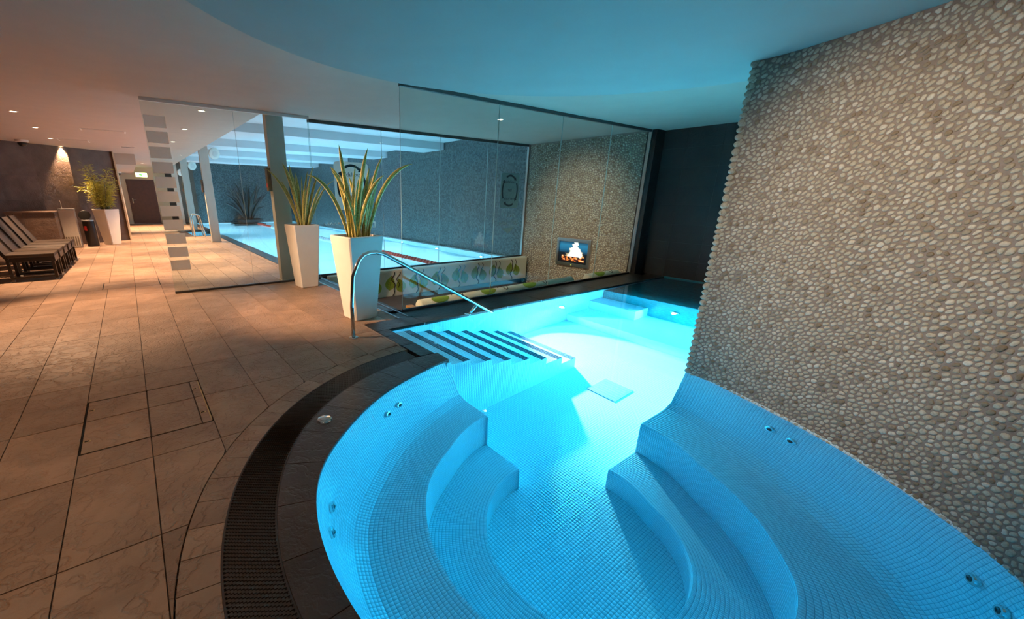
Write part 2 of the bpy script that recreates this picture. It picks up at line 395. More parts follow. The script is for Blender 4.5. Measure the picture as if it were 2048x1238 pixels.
mb = MB(); mb.box((-3.6,-2.8,-.2),(8.8,-2.6,3.0)); struct(mb.build('wall_back', M_beige), 'beige wall behind the viewpoint')
mb = MB(); mb.box((-3.6,-2.6,-.2),(-3.4,15.2,3.0)); struct(mb.build('wall_left', M_brownw), 'brown wall beside the row of chairs')
# end wall: beige round the door, brown, then slate mosaic across the swimming pool
mb = MB(); mb.box((-3.4,END_Y,-.1),(.12,END_Y+.2,3.1)); mb.box((1.27,END_Y,-.1),(1.78,END_Y+.2,3.1)); mb.box((.12,END_Y,2.1),(1.27,END_Y+.2,3.1))
struct(mb.build('wall_end', M_beige), 'beige end wall around the brown door')
mb = MB(); mb.box((1.78,END_Y,-1.6),(2.25,END_Y+.2,3.1)); struct(mb.build('wall_end_dark', M_dark))
mb = MB(); mb.box((2.25,END_Y,-1.6),(3.05,END_Y+.2,3.1)); struct(mb.build('wall_end_brown', M_brownw))
mb = MB(); mb.box((3.05,END_Y,-1.6),(8.3,END_Y+.2,3.1)); struct(mb.build('wall_end_mosaic', M_teal), 'grey mosaic wall at the far end of the swimming pool')
mb = MB(); mb.box((8.12,7.56,-1.6),(8.4,END_Y,3.1)); struct(mb.build('wall_right', M_teal), 'grey blue mosaic wall along the swimming pool')

# ------------------------------------------------------------------ floor tiles, one object each
X0, XS, Y0, YS, GAP = -.484, .3525, 3.297, .702, .0022
def tile_poly(x0, x1, y0, y1):
    g = GAP; x0 += g; x1 -= g; y0 += g; y1 -= g
    n = 14; ys = [y0+(y1-y0)*i/n for i in range(n+1)]; xr = [min(x1, xmax_floor(y)-.003) for y in ys]
    if max(xr) <= x0+.015: return None
    if min(xr) >= x1-1e-6: return [(x0,y0),(x1,y0),(x1,y1),(x0,y1)]
    pts = [(max(x, x0), y) for x, y in zip(xr, ys)]
    idx = [i for i in range(n+1) if pts[i][0] > x0+1e-6]
    pts = pts[max(idx[0]-1, 0):min(idx[-1]+2, n+1)]
    return [(x0, pts[0][1])] + ([] if pts[0][0] <= x0+1e-6 else [pts[0]]) + pts[1:-1] + ([] if pts[-1][0] <= x0+1e-6 else [pts[-1]]) + [(x0, pts[-1][1])]
def put_tile(mb, poly):
    cx = sum(p[0] for p in poly)/len(poly); cy = sum(p[1] for p in poly)/len(poly)
    top = [(p[0]+(cx-p[0])*.0035, p[1]+(cy-p[1])*.0035) for p in poly]
    return mb.prism(poly, -.02, 0.0, 0, top), cx, cy
COVERS = [(-.484, 2.845, .22, 3.63), (-.555, 8.2, .22, 8.83)]
def cut(rect, c):
    x0, x1, y0, y1 = rect; a0, b0, a1, b1 = c
    if x1 <= a0+1e-4 or x0 >= a1-1e-4 or y1 <= b0+1e-4 or y0 >= b1-1e-4: return [rect]
    out = []
    if y0 < b0: out.append((x0, x1, y0, b0))
    if y1 > b1: out.append((x0, x1, b1, y1))
    ya, yb = max(y0, b0), min(y1, b1)
    if x0 < a0-.02: out.append((x0, a0, ya, yb))
    if x1 > a1+.02: out.append((a1, x1, ya, yb))
    return out
def proj(p):
    c = R @ (np.array(p) - np.array((0,0,CAM_H))); return (CX+F_PX*c[0]/c[2], CY+F_PX*c[1]/c[2]) if c[2] > .05 else (-9e3, -9e3)
far = MB(); ntile = 0
for j in range(-5, 33):
    for i in range(-8, 9):
        rect = (X0+XS*i, X0+XS*(i+1), Y0+YS*j, Y0+YS*(j+1))
        pxs = [proj((x, y, 0)) for x in rect[:2] for y in rect[2:]]
        if all(p[0] < -260 for p in pxs) or rect[3] > END_Y-.02: continue
        rects = [rect]
        for c in COVERS: rects = [q for r_ in rects for q in cut(r_, c)]
        for q in rects:
            poly = tile_poly(*q)
            if poly is None: continue
            if q[3] < 13.2 and ntile < 292 and max(p[0] for p in pxs) > 0 and min(p[1] for p in pxs) < 1300:
                m = MB(); put_tile(m, poly); m.build('tile', M_floor, FL); ntile += 1
            else: put_tile(far, poly)
tag(far.build('distant_tiles', M_floor, FL), kind='stuff')

# ------------------------------------------------------------------ spa surround: radial border tiles, drain grate, coping stones
def ring_piece(a0, a1, r0, r1, z0, z1, n=5, xlim=None):
    """wedge between radius functions r0<r1, clipped to x<=xlim"""
    f0 = r0 if callable(r0) else (lambda a: r0); f1 = r1 if callable(r1) else (lambda a: r1)
    A = [a0+(a1-a0)*i/n for i in range(n+1)]
    P = lambda a, r: (C[0]+r*math.cos(math.radians(a)), C[1]+r*math.sin(math.radians(a)))
    poly = [P(a, f1(a)) for a in A] + [P(a, f0(a)) for a in reversed(A)]
    if xlim is not None:
        if min(p[0] for p in poly) > xlim-.01: return None
        out = []
        for p, q in zip(poly, poly[1:]+poly[:1]):
            if p[0] <= xlim: out.append(p)
            if (p[0] <= xlim) != (q[0] <= xlim):
                t = (xlim-p[0])/(q[0]-p[0]); out.append((xlim, p[1]+t*(q[1]-p[1])))
        poly = out
    return MB().prism(poly, z0, z1)
SUR = struct(MB().prism([(C[0]+R_t*math.cos(math.radians(a)), C[1]+R_t*math.sin(math.radians(a))) for a in np.arange(93, 281, 3)] + [(C[0]+(R_rim(a)+.03)*math.cos(math.radians(a)), C[1]+(R_rim(a)+.03)*math.sin(math.radians(a))) for a in np.arange(279, 90, -3)], -.10, -.045).build('floor_channel', M_channel), 'dark channel under the spa drain grate')
dg = .055
a = 92.0
while a < 258:
    p = ring_piece(a+dg, a+4.75-dg, R_g1+.004, R_t-.004, -.045, 0.0, xlim=2.015)
    if p: p.build('border_tile', M_floor, SUR)
    a += 4.75
CP = thing('spa_coping', 'curved dark brown stone coping around the round spa pool', 'coping', (0,0,0))
a = 86.0
while a < 258:
    b = min(a+10.9, 261)
    p = ring_piece(a+.07, b-.07, lambda t: R_rim(t)-.004, R_g2-.004, -.045, 0.0, n=8)
    p.build('coping_stone', M_coping, CP); a += 10.9
# L-shaped coping around the stairs and along the glass
for x0, y0, x1, y1 in ((2.02,3.06,2.178,3.40),(2.02,3.404,2.178,3.955)):
    MB().box((x0,y0,-.06),(x1,y1,.0), bev=.004).build('coping_stone', M_dark, CP)
xs = [2.02,2.68,3.38,4.08,4.78,5.48,6.18,6.88,7.58,8.4]
for x0, x1 in zip(xs[:-1], xs[1:]):
    MB().box((x0+.002,3.958,-.06),(x1-.002,4.285,0.0), bev=.004).build('coping_stone', M_dark, CP)
# the grate: concentric rails with staggered short rods
g = MB(); rows = 17; dr = (R_g1-R_g2-.012)/rows
for k in range(rows+1):
    r = R_g2+.006+dr*k; prev = None
    for aa in np.arange(93.5, 260, 2.0):
        P = lambda t, rr: Vector((C[0]+rr*math.cos(math.radians(t)), C[1]+rr*math.sin(math.radians(t)), 0))
        p0, p1 = P(aa, r-.0016), P(aa+2.0, r-.0016); q0, q1 = P(aa, r+.0016), P(aa+2.0, r+.0016)
        if max(p0.x, p1.x) > 2.01: continue
        zt, zb = -.004, -.02
        g.add([(p0.x,p0.y,zt),(p1.x,p1.y,zt),(q1.x,q1.y,zt),(q0.x,q0.y,zt),(p0.x,p0.y,zb),(p1.x,p1.y,zb),(q1.x,q1.y,zb),(q0.x,q0.y,zb)], [(0,1,2,3),(0,4,5,1),(2,6,7,3)])
pitch = .021
for k in range(rows):
    r = R_g2+.006+dr*(k+.5); da = math.degrees(pitch/r)
    for i in range(int(167/da)):
        aa = 93.5+(i+.5*(k % 2))*da; ca, sa = math.cos(math.radians(aa)), math.sin(math.radians(aa))
        if C[0]+r*ca > 2.005: continue
        h, wd = dr*.95, .0042; zt, zb = .0, -.014
        vs = []
        for z in (zt, zb):
            for sr, st in ((-1,-1),(1,-1),(1,1),(-1,1)): vs.append((C[0]+(r+sr*h)*ca-st*wd*sa, C[1]+(r+sr*h)*sa+st*wd*ca, z))
        g.add(vs, [(0,1,2,3),(0,4,5,1),(1,5,6,2),(2,6,7,3),(3,7,4,0)])
GR = thing('drain_grate', 'black curved overflow drain grate around the spa pool', 'grate')
tag(g.build('grate_rods', M_grate, GR), kind='stuff')
ring_piece(93, 261, R_g2-.002, R_g2+.005, -.04, .001, n=90).build('grate_edge', M_grate, GR)
ring_piece(95, 261, R_g1-.005, R_g1+.003, -.04, .001, n=90).build('grate_edge', M_grate, GR)

# ------------------------------------------------------------------ access covers let into the deck
def cover(c, label, xs, ys, strip):
    t = thing('access_cover', label, 'floor cover'); x0, y0, x1, y1 = c
    mb = MB(); e = .007
    for q in ((x0,y0,x1,y0+e),(x0,y1-e,x1,y1),(x0,y0+e,x0+e,y1-e),(x1-e,y0+e,x1,y1-e)): mb.box((q[0],q[1],-.02),(q[2],q[3],-.002))
    mb.build('cover_frame', M_black, t)
    for xa, xb in zip(xs[:-1], xs[1:]):
        for ya, yb in zip(ys[:-1], ys[1:]):
            m = MB(); put_tile(m, [(xa+.004,ya+.004),(xb-.004,ya+.004),(xb-.004,yb-.004),(xa+.004,yb-.004)]); m.build('tile', M_floor, t)
    if strip:
        mb = MB(); mb.box((x1-.012,y0+.02,-.01),(x1-.004,y1-.02,.0015)); mb.build('brass_edge', M_brass, t)
        for kx, ky in ((x0+.03,y0+.16),(x0+.03,y1-.16),(x1-.045,y0+.17),(x1-.045,y1-.17)):
            m = MB(); m.box((kx-.016,ky-.010,-.01),(kx+.020,ky+.010,.0012)); k = m.build('keyhole', M_brass, t)
            m = MB(); m.box((kx-.010,ky-.006,.0),(kx+.012,ky+.006,.0018)); m.build('key_slot', M_black, k)
    return t
cover(COVERS[0], 'large tiled access cover with four key holes in the near deck', [-.477,-.13,.155,.213], [2.852,3.297,3.623], True)
cover(COVERS[1], 'small tiled access cover in the deck before the glass screen', [-.548,-.13,.213], [8.207,8.5,8.823], False)

# ------------------------------------------------------------------ near pool and spa basin
def tiles_grid(G, gap=.0013, rise=.0007, flip=False):
    """G (nu+1,nv+1,3) cell corners -> raised tiles (V,F); also returns base quads"""
    a, b, c, d = G[:-1,:-1], G[1:,:-1], G[1:,1:], G[:-1,1:]
    Q = np.stack([a, b, c, d], 2).reshape(-1, 4, 3); cen = Q.mean(1, keepdims=True)
    nrm = np.cross(Q[:,2]-Q[:,0], Q[:,3]-Q[:,1]); nrm /= np.maximum(np.linalg.norm(nrm, axis=1, keepdims=True), 1e-9)
    if flip: nrm = -nrm; Q = Q[:, ::-1]
    e = np.linalg.norm(Q-cen, axis=2, keepdims=True); f1 = 1-gap*1.4/np.maximum(e, 1e-6); f2 = f1-.0011/np.maximum(e, 1e-6)
    B = cen+(Q-cen)*f1; T = cen+(Q-cen)*f2+nrm[:,None]*rise
    return Q, B, T
class Acc:
    def __init__(s): s.B = []; s.T = []; s.Q = []; s.mi = []
    def add(s, G, flip=False, keep=None, mi=0):
        Q, B, T = tiles_grid(np.asarray(G, float), flip=flip)
        if keep is not None: k = keep(Q.mean(1)); Q, B, T = Q[k], B[k], T[k]
        s.Q.append(Q); s.B.append(B); s.T.append(T); s.mi.append(np.full(len(Q), mi))
    def build(s, name, parent):
        Q = np.concatenate(s.Q); B = np.concatenate(s.B); T = np.concatenate(s.T); mi = np.concatenate(s.mi); n = len(B)
        V = np.concatenate([B, T], 1).reshape(-1, 3); o = (np.arange(n)*8)[:,None]
        F = np.concatenate([o+np.array(q) for q in ((4,5,6,7),(0,1,5,4),(1,2,6,5),(2,3,7,6),(3,0,4,7))], 0)
        tag(np_mesh(name, V, F, [M_tile, M_tdark], parent, mi=np.tile(mi, 5)), kind='stuff')
        Vq = Q.reshape(-1, 3); Fq = (np.arange(len(Q))*4)[:,None]+np.arange(4)
        np_mesh('tile_grout', Vq, Fq, M_tgrout, parent)
def plane_grid(o, u, v, nu, nv):
    o, u, v = map(np.array, (o, u, v)); a = np.linspace(0, 1, nu+1)[:,None,None]; b = np.linspace(0, 1, nv+1)[None,:,None]
    return o+a*u+b*v
POOLT = thing('spa_pool', 'round spa pool joined to a stepped hydro pool, pale mosaic lining', 'pool')
acc = Acc(); TS = .0245
def profile():
    """(blend key, offset, z): rim -> backrest -> seat edge -> riser -> step edge -> riser -> floor"""
    pts = [('rim', 0, 0.0), ('rim', -.035, -.16), ('rim', -.08, -.37), ('rim', -.13, -.53), ('rim', -.175, -.625), ('rim', -.25, -.672), ('rim', -.33, -.682), ('seat', 0.0, -.68), ('seat', -.004, -.74), ('seat', -.01, -1.155), ('step', 0.0, -1.14), ('step', -.004, -1.2), ('step', -.008, -1.40)]
    return pts
T0, T1 = 87.0, 368.0
def spa_pt(key, off, z, t):
    rf = {'rim': R_rim, 'seat': R_seat, 'step': R_step}[key]
    r0 = float(rf(86.0)); a0 = math.degrees(math.acos(min(1, (2.2-C[0])/max(r0+off, .2)))); r1 = float(rf(372.0)); a1 = 360+math.degrees(math.asin(min(1, (1.45-C[1])/max(r1+off, .2))))
    if key == 'rim' and off > -.05: a0 = 87
    th = a0+(a1-a0)*t; r = rf(th)+off
    return np.stack([C[0]+r*np.cos(np.radians(th)), C[1]+r*np.sin(np.radians(th)), np.full_like(th, z)], -1)
tt = np.linspace(0, 1, 321); prof = profile(); lines = []
for p, q in zip(prof[:-1], prof[1:]):
    A, B = spa_pt(*p, tt), spa_pt(*q, tt); L = float(np.linalg.norm(A[100]-B[100])); m = max(1, round(L/TS))
    for k in range(m): lines.append(A+(B-A)*k/m)
lines.append(spa_pt(*prof[-1], tt))
G = np.stack(lines, 0); acc.add(G, flip=True)
np_mesh('spa_shell', (G-np.array((0,0,.004))).reshape(-1, 3), np.array([(i*321+j, i*321+j+1, (i+1)*321+j+1, (i+1)*321+j) for i in range(len(G)-1) for j in range(320)]), M_tplain, POOLT)
# floor
def keep_floor(c):
    d = np.hypot(c[:,0]-C[0], c[:,1]-C[1]); return (d < .74) | ((c[:,0] > 2.19) & (c[:,1] > 1.44))
acc.add(plane_grid((1.2,.4,FLOOR_Z), (3.6,0,0), (0,2.46,0), 147, 100), keep=keep_floor)
MB().box((1.0,.3,FLOOR_Z-.1),(8.6,4.1,FLOOR_Z-.003)).build('basin_floor', M_tplain, POOLT)
# stairs: treads with navy nosing
ST = thing('pool_stairs', 'white mosaic pool stairs with navy nosing stripes going underwater', 'stairs')
sacc = Acc(); nose = [2.465,2.755,3.04,3.335,3.625,3.91,4.175]; tz = [-.145,-.30,-.46,-.625,-.79,-.96,-1.135]
prevx, prevz = POOL_X0, 0.0
for k, (x, z) in enumerate(zip(nose, tz)):
    nx = max(1, round((x-.088-prevx)/TS)); ny = 45
    sacc.add(plane_grid((prevx,STAIR_Y,z), (x-.088-prevx,0,0), (0,POOL_Y1-STAIR_Y,0), nx, ny))
    nz = MB()
    st = Acc()
    st.add(plane_grid((x-.088,STAIR_Y,z), (.088,0,0), (0,POOL_Y1-STAIR_Y,0), 3, ny), mi=1, keep=(lambda c, k=k: ~((np.abs(c[:,1]-3.42) < .03) & (c[:,0] > nose[k]-.03))) if k in (0, 2) else None)
    Q = np.concatenate(st.Q); B = np.concatenate(st.B); T = np.concatenate(st.T); n = len(B)
    V = np.concatenate([B, T], 1).reshape(-1, 3); o = (np.arange(n)*8)[:,None]
    F = np.concatenate([o+np.array(q) for q in ((4,5,6,7),(0,1,5,4),(1,2,6,5),(2,3,7,6),(3,0,4,7))], 0)
    tag(np_mesh('nosing_stripe', V, F, M_tdark, ST), 'navy mosaic nosing stripe')
    zn = tz[k+1] if k < 6 else FLOOR_Z
    sacc.add(plane_grid((x,STAIR_Y,zn), (0,POOL_Y1-STAIR_Y,0), (0,0,z-zn), ny, max(1, round((z-zn)/TS))))
    MB().box((prevx,STAIR_Y+.001,FLOOR_Z-.02),(x-.001,POOL_Y1+.05,z-.002)).build('tread', M_tgrout, ST)
    # side of each step in the plane y = STAIR_Y
    sacc.add(plane_grid((prevx,STAIR_Y,FLOOR_Z), (x-prevx,0,0), (0,0,z-FLOOR_Z), max(1, round((x-prevx)/TS)), max(1, round((z-FLOOR_Z)/TS))))
    prevx, prevz = x, z
sacc.build('stair_mosaic', ST)
# pool walls
acc.add(plane_grid((POOL_X0,POOL_Y1,FLOOR_Z), (4.0,0,0), (0,0,-FLOOR_Z), 163, 57))
acc.build('mosaic', POOLT)
W = MB()
W.box((POOL_X0-.12,POOL_Y1+.003,FLOOR_Z-.05),(8.6,POOL_Y1+.2,-.06)); W.box((POOL_X0-.15,STAIR_Y-.03,FLOOR_Z-.05),(POOL_X0-.003,POOL_Y1+.1,-.05))
W.box((3.82,POOL_Y0-.2,FLOOR_Z-.05),(8.6,POOL_Y0,0.0))
# cut faces of the seats, where the spa opens into the pool
pf = [(STAIR_Y,0),(2.79,-.37),(2.71,-.62),(2.62,-.70),(2.28,-.70),(2.27,-1.17),(1.885,-1.16),(1.875,-1.40),(STAIR_Y,-1.40)]
W.add([(2.197,y,z) for y, z in pf]+[(2.19,y,z) for y, z in pf], [tuple(range(9)), tuple(range(17, 8, -1))])
pf = [(3.80,0),(3.70,-.37),(3.62,-.62),(3.5,-.70),(3.16,-.70),(3.15,-1.17),(2.785,-1.16),(2.775,-1.40),(3.80,-1.40)]
W.add([(x,1.452,z) for x, z in pf]+[(x,1.445,z) for x, z in pf], [tuple(range(9)), tuple(range(17, 8, -1))])
W.build('basin_wall', M_tplain, POOLT)
MB().box((2.150,2.812,FLOOR_Z),(2.199,2.87,-.025)).build('corner_fillet', M_tile, POOLT)
MB().box((8.38,POOL_Y0,FLOOR_Z),(8.405,POOL_Y1,.0)).build('end_wall', M_dteal, POOLT)
MB().box((5.42,POOL_Y0,FLOOR_Z),(8.39,POOL_Y1+.001,-1.10), bev=.01).build('raised_floor', M_tplain, POOLT)
MB().box((5.98,3.15,-1.11),(6.36,POOL_Y1+.001,-.66), bev=.02).build('massage_bench', M_tplain, POOLT)
MB().box((6.36,POOL_Y0,-1.11),(8.39,POOL_Y1+.001,-.12), bev=.03).build('dark_end_block', M_dteal, POOLT)  # dark teal block just below the water at the far end
m = MB(); m.box((3.86,2.09,FLOOR_Z),(4.21,2.44,FLOOR_Z+.012), bev=.004); dc = m.build('drain_cover', mat('drain_blue', (.13,.20,.30), .4), POOLT)
m = MB()
for i in range(7): m.box((3.885+i*.045,2.115,FLOOR_Z+.012),(3.90+i*.045,2.415,FLOOR_Z+.0135))
m.build('drain_slot', mat('drain_slot_blue', (.2,.3,.4), .5), dc)
# massage jets
def jet(ang, z):
    r = float(R_rim(ang))-(.035 if z > -.2 else .035+.045*(-z-.16)/.21)-.008
    p = Vector((C[0]+r*math.cos(math.radians(ang)), C[1]+r*math.sin(math.radians(ang)), z)); nrm = Vector((-math.cos(math.radians(ang)), -math.sin(math.radians(ang)), .2)).normalized()
    Mx = nrm.to_track_quat('Z', 'Y').to_matrix()
    j = MB().lathe([(.036,-.01),(.036,.004),(.031,.010),(.020,.011),(.017,.004)], p, 20, Mx, cap=True).build('jet', M_chrome, POOLT, smooth=.6)
    MB().lathe([(.016,.003),(.015,.012),(.009,.016),(.006,.010),(.0055,.002)], p, 16, Mx).build('jet_nozzle', M_dsteel, j, smooth=.6)
for a_, z_ in ((120.1,-.27),(113.9,-.27),(157.8,-.27),(164.3,-.27),(339.6,-.24),(333.6,-.24),(293.8,-.24),(288.3,-.24)): jet(a_, z_)
# underwater lamps of the near pool
def uw(p, d, e, parent, col=POOL, r=.04, ang=2.7):
    p = Vector(p); d = Vector(d).normalized(); Mx = d.to_track_quat('Z', 'Y').to_matrix()
    o = MB().lathe([(r+.03,-.02),(r+.03,.008),(r+.01,.016),(r,.016),(r,.010)], p, 24, Mx).build('underwater_lamp', M_steel, parent, smooth=.6)
    MB().lathe([(r-.004,.009),(r*.6,.016),(.004,.018)], p, 24, Mx).build('lamp_glass', M_uw, o, smooth=True)
    lamp('underwater_light', 'SPOT', p+d*.05, p+d, e, col, size=.025, angle=ang, blend=.5)
uw((5.25,3.955,-.60), (-.45,-1,-.2), SPA_W, POOLT)
lamp('added_pool_fill', 'SPOT', (4.75,3.90,-.50), (4.45,2.95,-1.4), SPA_W*15.0, (1.0,.50,.46), size=.03, angle=1.40, blend=1.0)  # added lamp without a fitting, reddened so the mid-pool floor turns white
uw((6.355,2.75,-.60), (-1,-.05,-.3), SPA_W*.6, POOLT)
uw((5.6,POOL_Y0+.005,-.7), (-.5,1,-.15), SPA_W*.7, POOLT)
# the water itself: one closed body
outl = [(C[0]+(float(R_rim(a_))+.02)*math.cos(math.radians(a_)), C[1]+(float(R_rim(a_))+.02)*math.sin(math.radians(a_))) for a_ in np.arange(87, 368, 2.0)]
outl += [(3.84,1.44),(8.42,1.44),(8.42,3.97),(2.17,3.97)]
WT = struct(MB().prism(outl, FLOOR_Z-.05, WATER_Z).build('water', M_water), 'clear still water of the lit blue spa pool')

# ------------------------------------------------------------------ pebble walls
def pebbles(W_, H_, d, seed, sides=10, th=.5, st=(1.22, .84)):
    """irregular packing of elongated stones in the (s,z) rectangle -> [(centre, outline offsets, tone)]"""
    r_ = np.random.default_rng(seed); c_, s_ = math.cos(th), math.sin(th); Rm = np.array(((c_,-s_),(s_,c_))); Ms = Rm @ np.diag(st) @ Rm.T; Mi = np.linalg.inv(Ms)
    cor = np.array([Mi @ np.array(q) for q in ((0,0),(W_,0),(0,H_),(W_,H_))]); lo = cor.min(0)-.1; hi = cor.max(0)+.1
    cell = d; nx, ny = int((hi[0]-lo[0])/cell)+1, int((hi[1]-lo[1])/cell)+1; grid = {}; P = []
    def key(p): return int((p[0]-lo[0])/cell), int((p[1]-lo[1])/cell)
    def ok(p, dd):
        i, j = key(p)
        for a_ in range(i-2, i+3):
            for b_ in range(j-2, j+3):
                for k in grid.get((a_, b_), ()):
                    if (P[k][0]-p[0])**2+(P[k][1]-p[1])**2 < dd*dd: return False
        return True
    for f, nn in ((1.12, .5), (.92, 2), (.72, 6), (.56, 9)):
        for _ in range(int(nx*ny*nn)):
            p = (r_.uniform(lo[0], hi[0]), r_.uniform(lo[1], hi[1])); q = Ms @ np.array(p)
            if -.02 < q[0] < W_+.02 and -.02 < q[1] < H_+.02 and ok(p, d*f): grid.setdefault(key(p), []).append(len(P)); P.append(p)
    P = np.array(P); out = []; angs = np.arange(sides)*2*PI/sides; U = np.stack([np.cos(angs), np.sin(angs)], 1)
    for k, p in enumerate(P):
        q = Ms @ p
        if not (.012 < q[0] < W_-.012 and .008 < q[1] < H_-.008): continue
        i, j = key(p); nb = [x for a_ in range(i-3, i+4) for b_ in range(j-3, j+4) for x in grid.get((a_, b_), ()) if x != k]
        D = P[nb]-p; L = np.hypot(D[:,0], D[:,1]); ph = np.arctan2(D[:,1], D[:,0]); cosd = np.cos(angs[:,None]-ph[None,:])
        rr = np.where(cosd > .05, (L/2)[None,:]/np.maximum(cosd, .05), 9).min(1); rr = np.minimum(rr-d*.05, d*.95)
        for _ in range(2): rr = np.minimum(rr, (np.roll(rr, 1)+2*rr+np.roll(rr, -1))/4*1.02)
        sq = r_.uniform(.62, 1.0); rr = rr*(sq+(1-sq)*np.abs(np.cos(angs-r_.uniform(0, PI))))*r_.uniform(.88, 1.0)
        out.append((q, (U*np.maximum(rr, .004)[:,None]) @ Ms.T, r_.uniform()))
    return out
def pebble_verts(p, off, frame, th=.013):
    """dome on the wall; frame(s,z)->(pos, tangent, normal)"""
    pos, tan, nrm = frame(p[0], p[1]); up = Vector((0,0,1)); vs = []; m = len(off)
    h = th*min(1.2, max(.5, float(np.hypot(off[:,0], off[:,1]).mean())/.026))
    for f, z in ((1.0,-.004),(.97,.45*h),(.72,.86*h)):
        for a_, b_ in off: vs.append(pos+tan*(float(a_)*f)+up*(float(b_)*f)+nrm*z)
    vs.append(pos+nrm*h); fs = []
    for i in range(2):
        for k in range(m): fs.append((i*m+k, i*m+(k+1) % m, (i+1)*m+(k+1) % m, (i+1)*m+k))
    for k in range(m): fs.append((2*m+k, 2*m+(k+1) % m, 3*m))
    return vs, fs
def tone_attr(me, vals):
    at = me.attributes.new('tone', 'FLOAT', 'POINT'); at.data.foreach_set('value', np.asarray(vals, dtype=np.float32))
def pebble_wall(parent, W_, H_, d, seed, frame, nsingle, visible, sides=10, th=.013, hole=None):
    pk = pebbles(W_, H_, d, seed, sides=sides)
    if hole: pk = [q for q in pk if not hole(q[0])]
    order = sorted(range(len(pk)), key=lambda k: -visible(frame(pk[k][0][0], pk[k][0][1])[0]))
    single = set(order[:nsingle]); V = []; F = []; TN = []
    for k, (p, off, tone) in enumerate(pk):
        vs, fs = pebble_verts(p, off, frame, th)
        if k in single:
            me = bpy.data.meshes.new('pebble'); me.from_pydata(vs, [], fs); me.materials.append(M_peb)
            for q in me.polygons: q.use_smooth = True
            tone_attr(me, [tone]*len(vs)); link('pebble', me, parent)
        else:
            o = len(V); V += vs; F += [tuple(i+o for i in f) for f in fs]; TN += [tone]*len(vs)
    me = bpy.data.meshes.new('small_pebbles'); me.from_pydata(V, [], F); me.materials.append(M_peb)
    for q in me.polygons: q.use_smooth = True
    tone_attr(me, TN); tag(link('small_pebbles', me, parent), kind='stuff')
# curved wall: follows the spa rim from the free corner (7.6 deg) round to behind the viewpoint
arc_t = np.linspace(367.6, 262, 200); arc = np.array([(C[0]+float(R_rim(a_))*math.cos(math.radians(a_)), C[1]+float(R_rim(a_))*math.sin(math.radians(a_))) for a_ in arc_t])
for _ in range(60): arc[1:-1] = (arc[:-2]+2*arc[1:-1]+arc[2:])/4
seg = np.hypot(*np.diff(arc, axis=0).T); S = np.concatenate([[0], np.cumsum(seg)]); SL = S[-1]
def arc_frame(s, z):
    x = float(np.interp(s, S, arc[:,0])); y = float(np.interp(s, S, arc[:,1])); e = .02
    dx = float(np.interp(min(s+e, SL), S, arc[:,0])-np.interp(max(s-e, 0), S, arc[:,0])); dy = float(np.interp(min(s+e, SL), S, arc[:,1])-np.interp(max(s-e, 0), S, arc[:,1]))
    t = Vector((dx, dy, 0)).normalized(); n = Vector((-t.y, t.x, 0))
    if n.dot(Vector((C[0]-x, C[1]-y, 0))) < 0: n = -n
    return Vector((x, y, z-.03)), t, n
back = [(9.2, arc[-1][1]-.2), (9.2, POOL_Y0-.002), (3.80, POOL_Y0-.002)]
PW = struct(MB().prism([tuple(p) for p in arc]+[(arc[-1][0], -2.55),(9.2,-2.55),(9.2,POOL_Y0-.005),(arc[0][0]+.02,POOL_Y0-.005)], -.05, DISC_Z+.001).build('wall_pebble', M_mortar), 'curved wall faced with beige pebbles rising from the spa edge')
def vis_near(p):
    q = proj(p); inside = -40 < q[0] < 2090 and -40 < q[1] < 1280; d_ = (R[2] @ (np.array(p)-np.array((0,0,CAM_H))))
    return (1/d_ if d_ > .1 else 0) if inside else -1
pebble_wall(PW, SL, DISC_Z+.03, .041, 3, arc_frame, 298, vis_near, sides=12, th=.009)
# pebbles seen edge-on on the free corner
m = MB(); r_ = random.Random(5)
z = -.02
while z < DISC_Z-.02:
    hh = r_.uniform(.036, .056); Mx = Matrix.Rotation(r_.uniform(-.3,.3), 3, 'Z') @ Matrix.Diagonal((.014, .030, hh/2))
    m.lathe([(.05,-1),(.6,-.8),(.95,-.3),(.95,.3),(.6,.8),(.05,1)], (arc[0][0]-.001, POOL_Y0-.018, z+hh/2), 10, Mx); z += hh+.004
me = m.mesh('corner_pebbles', M_peb, True); tone_attr(me, [r_.random() for _ in me.vertices]); tag(link('corner_pebbles', me, PW), kind='stuff')

# ------------------------------------------------------------------ dark tiled end wall of the hydro pool, tile by tile
DW = struct(MB().box((8.41,1.0,-.05),(8.6,4.6,3.0)).build('wall_right_dark', M_black), 'dark stone tiled wall at the end of the hydro pool')
hx, hz = .62, .333
for i in range(6):
    for j in range(8):
        y0 = 1.0+i*.6; z0 = j*hz; off = 0
        m = MB(); m.box((8.395,y0+.002,z0+.002),(8.412,min(y0+.6,4.6)-.002,z0+hz-.002)); m.build('tile', M_blackstone, DW)
m = MB(); m.box((8.10,4.42,-.05),(8.41,4.60,CEIL)); struct(m.build('wall_return', M_blackstone))

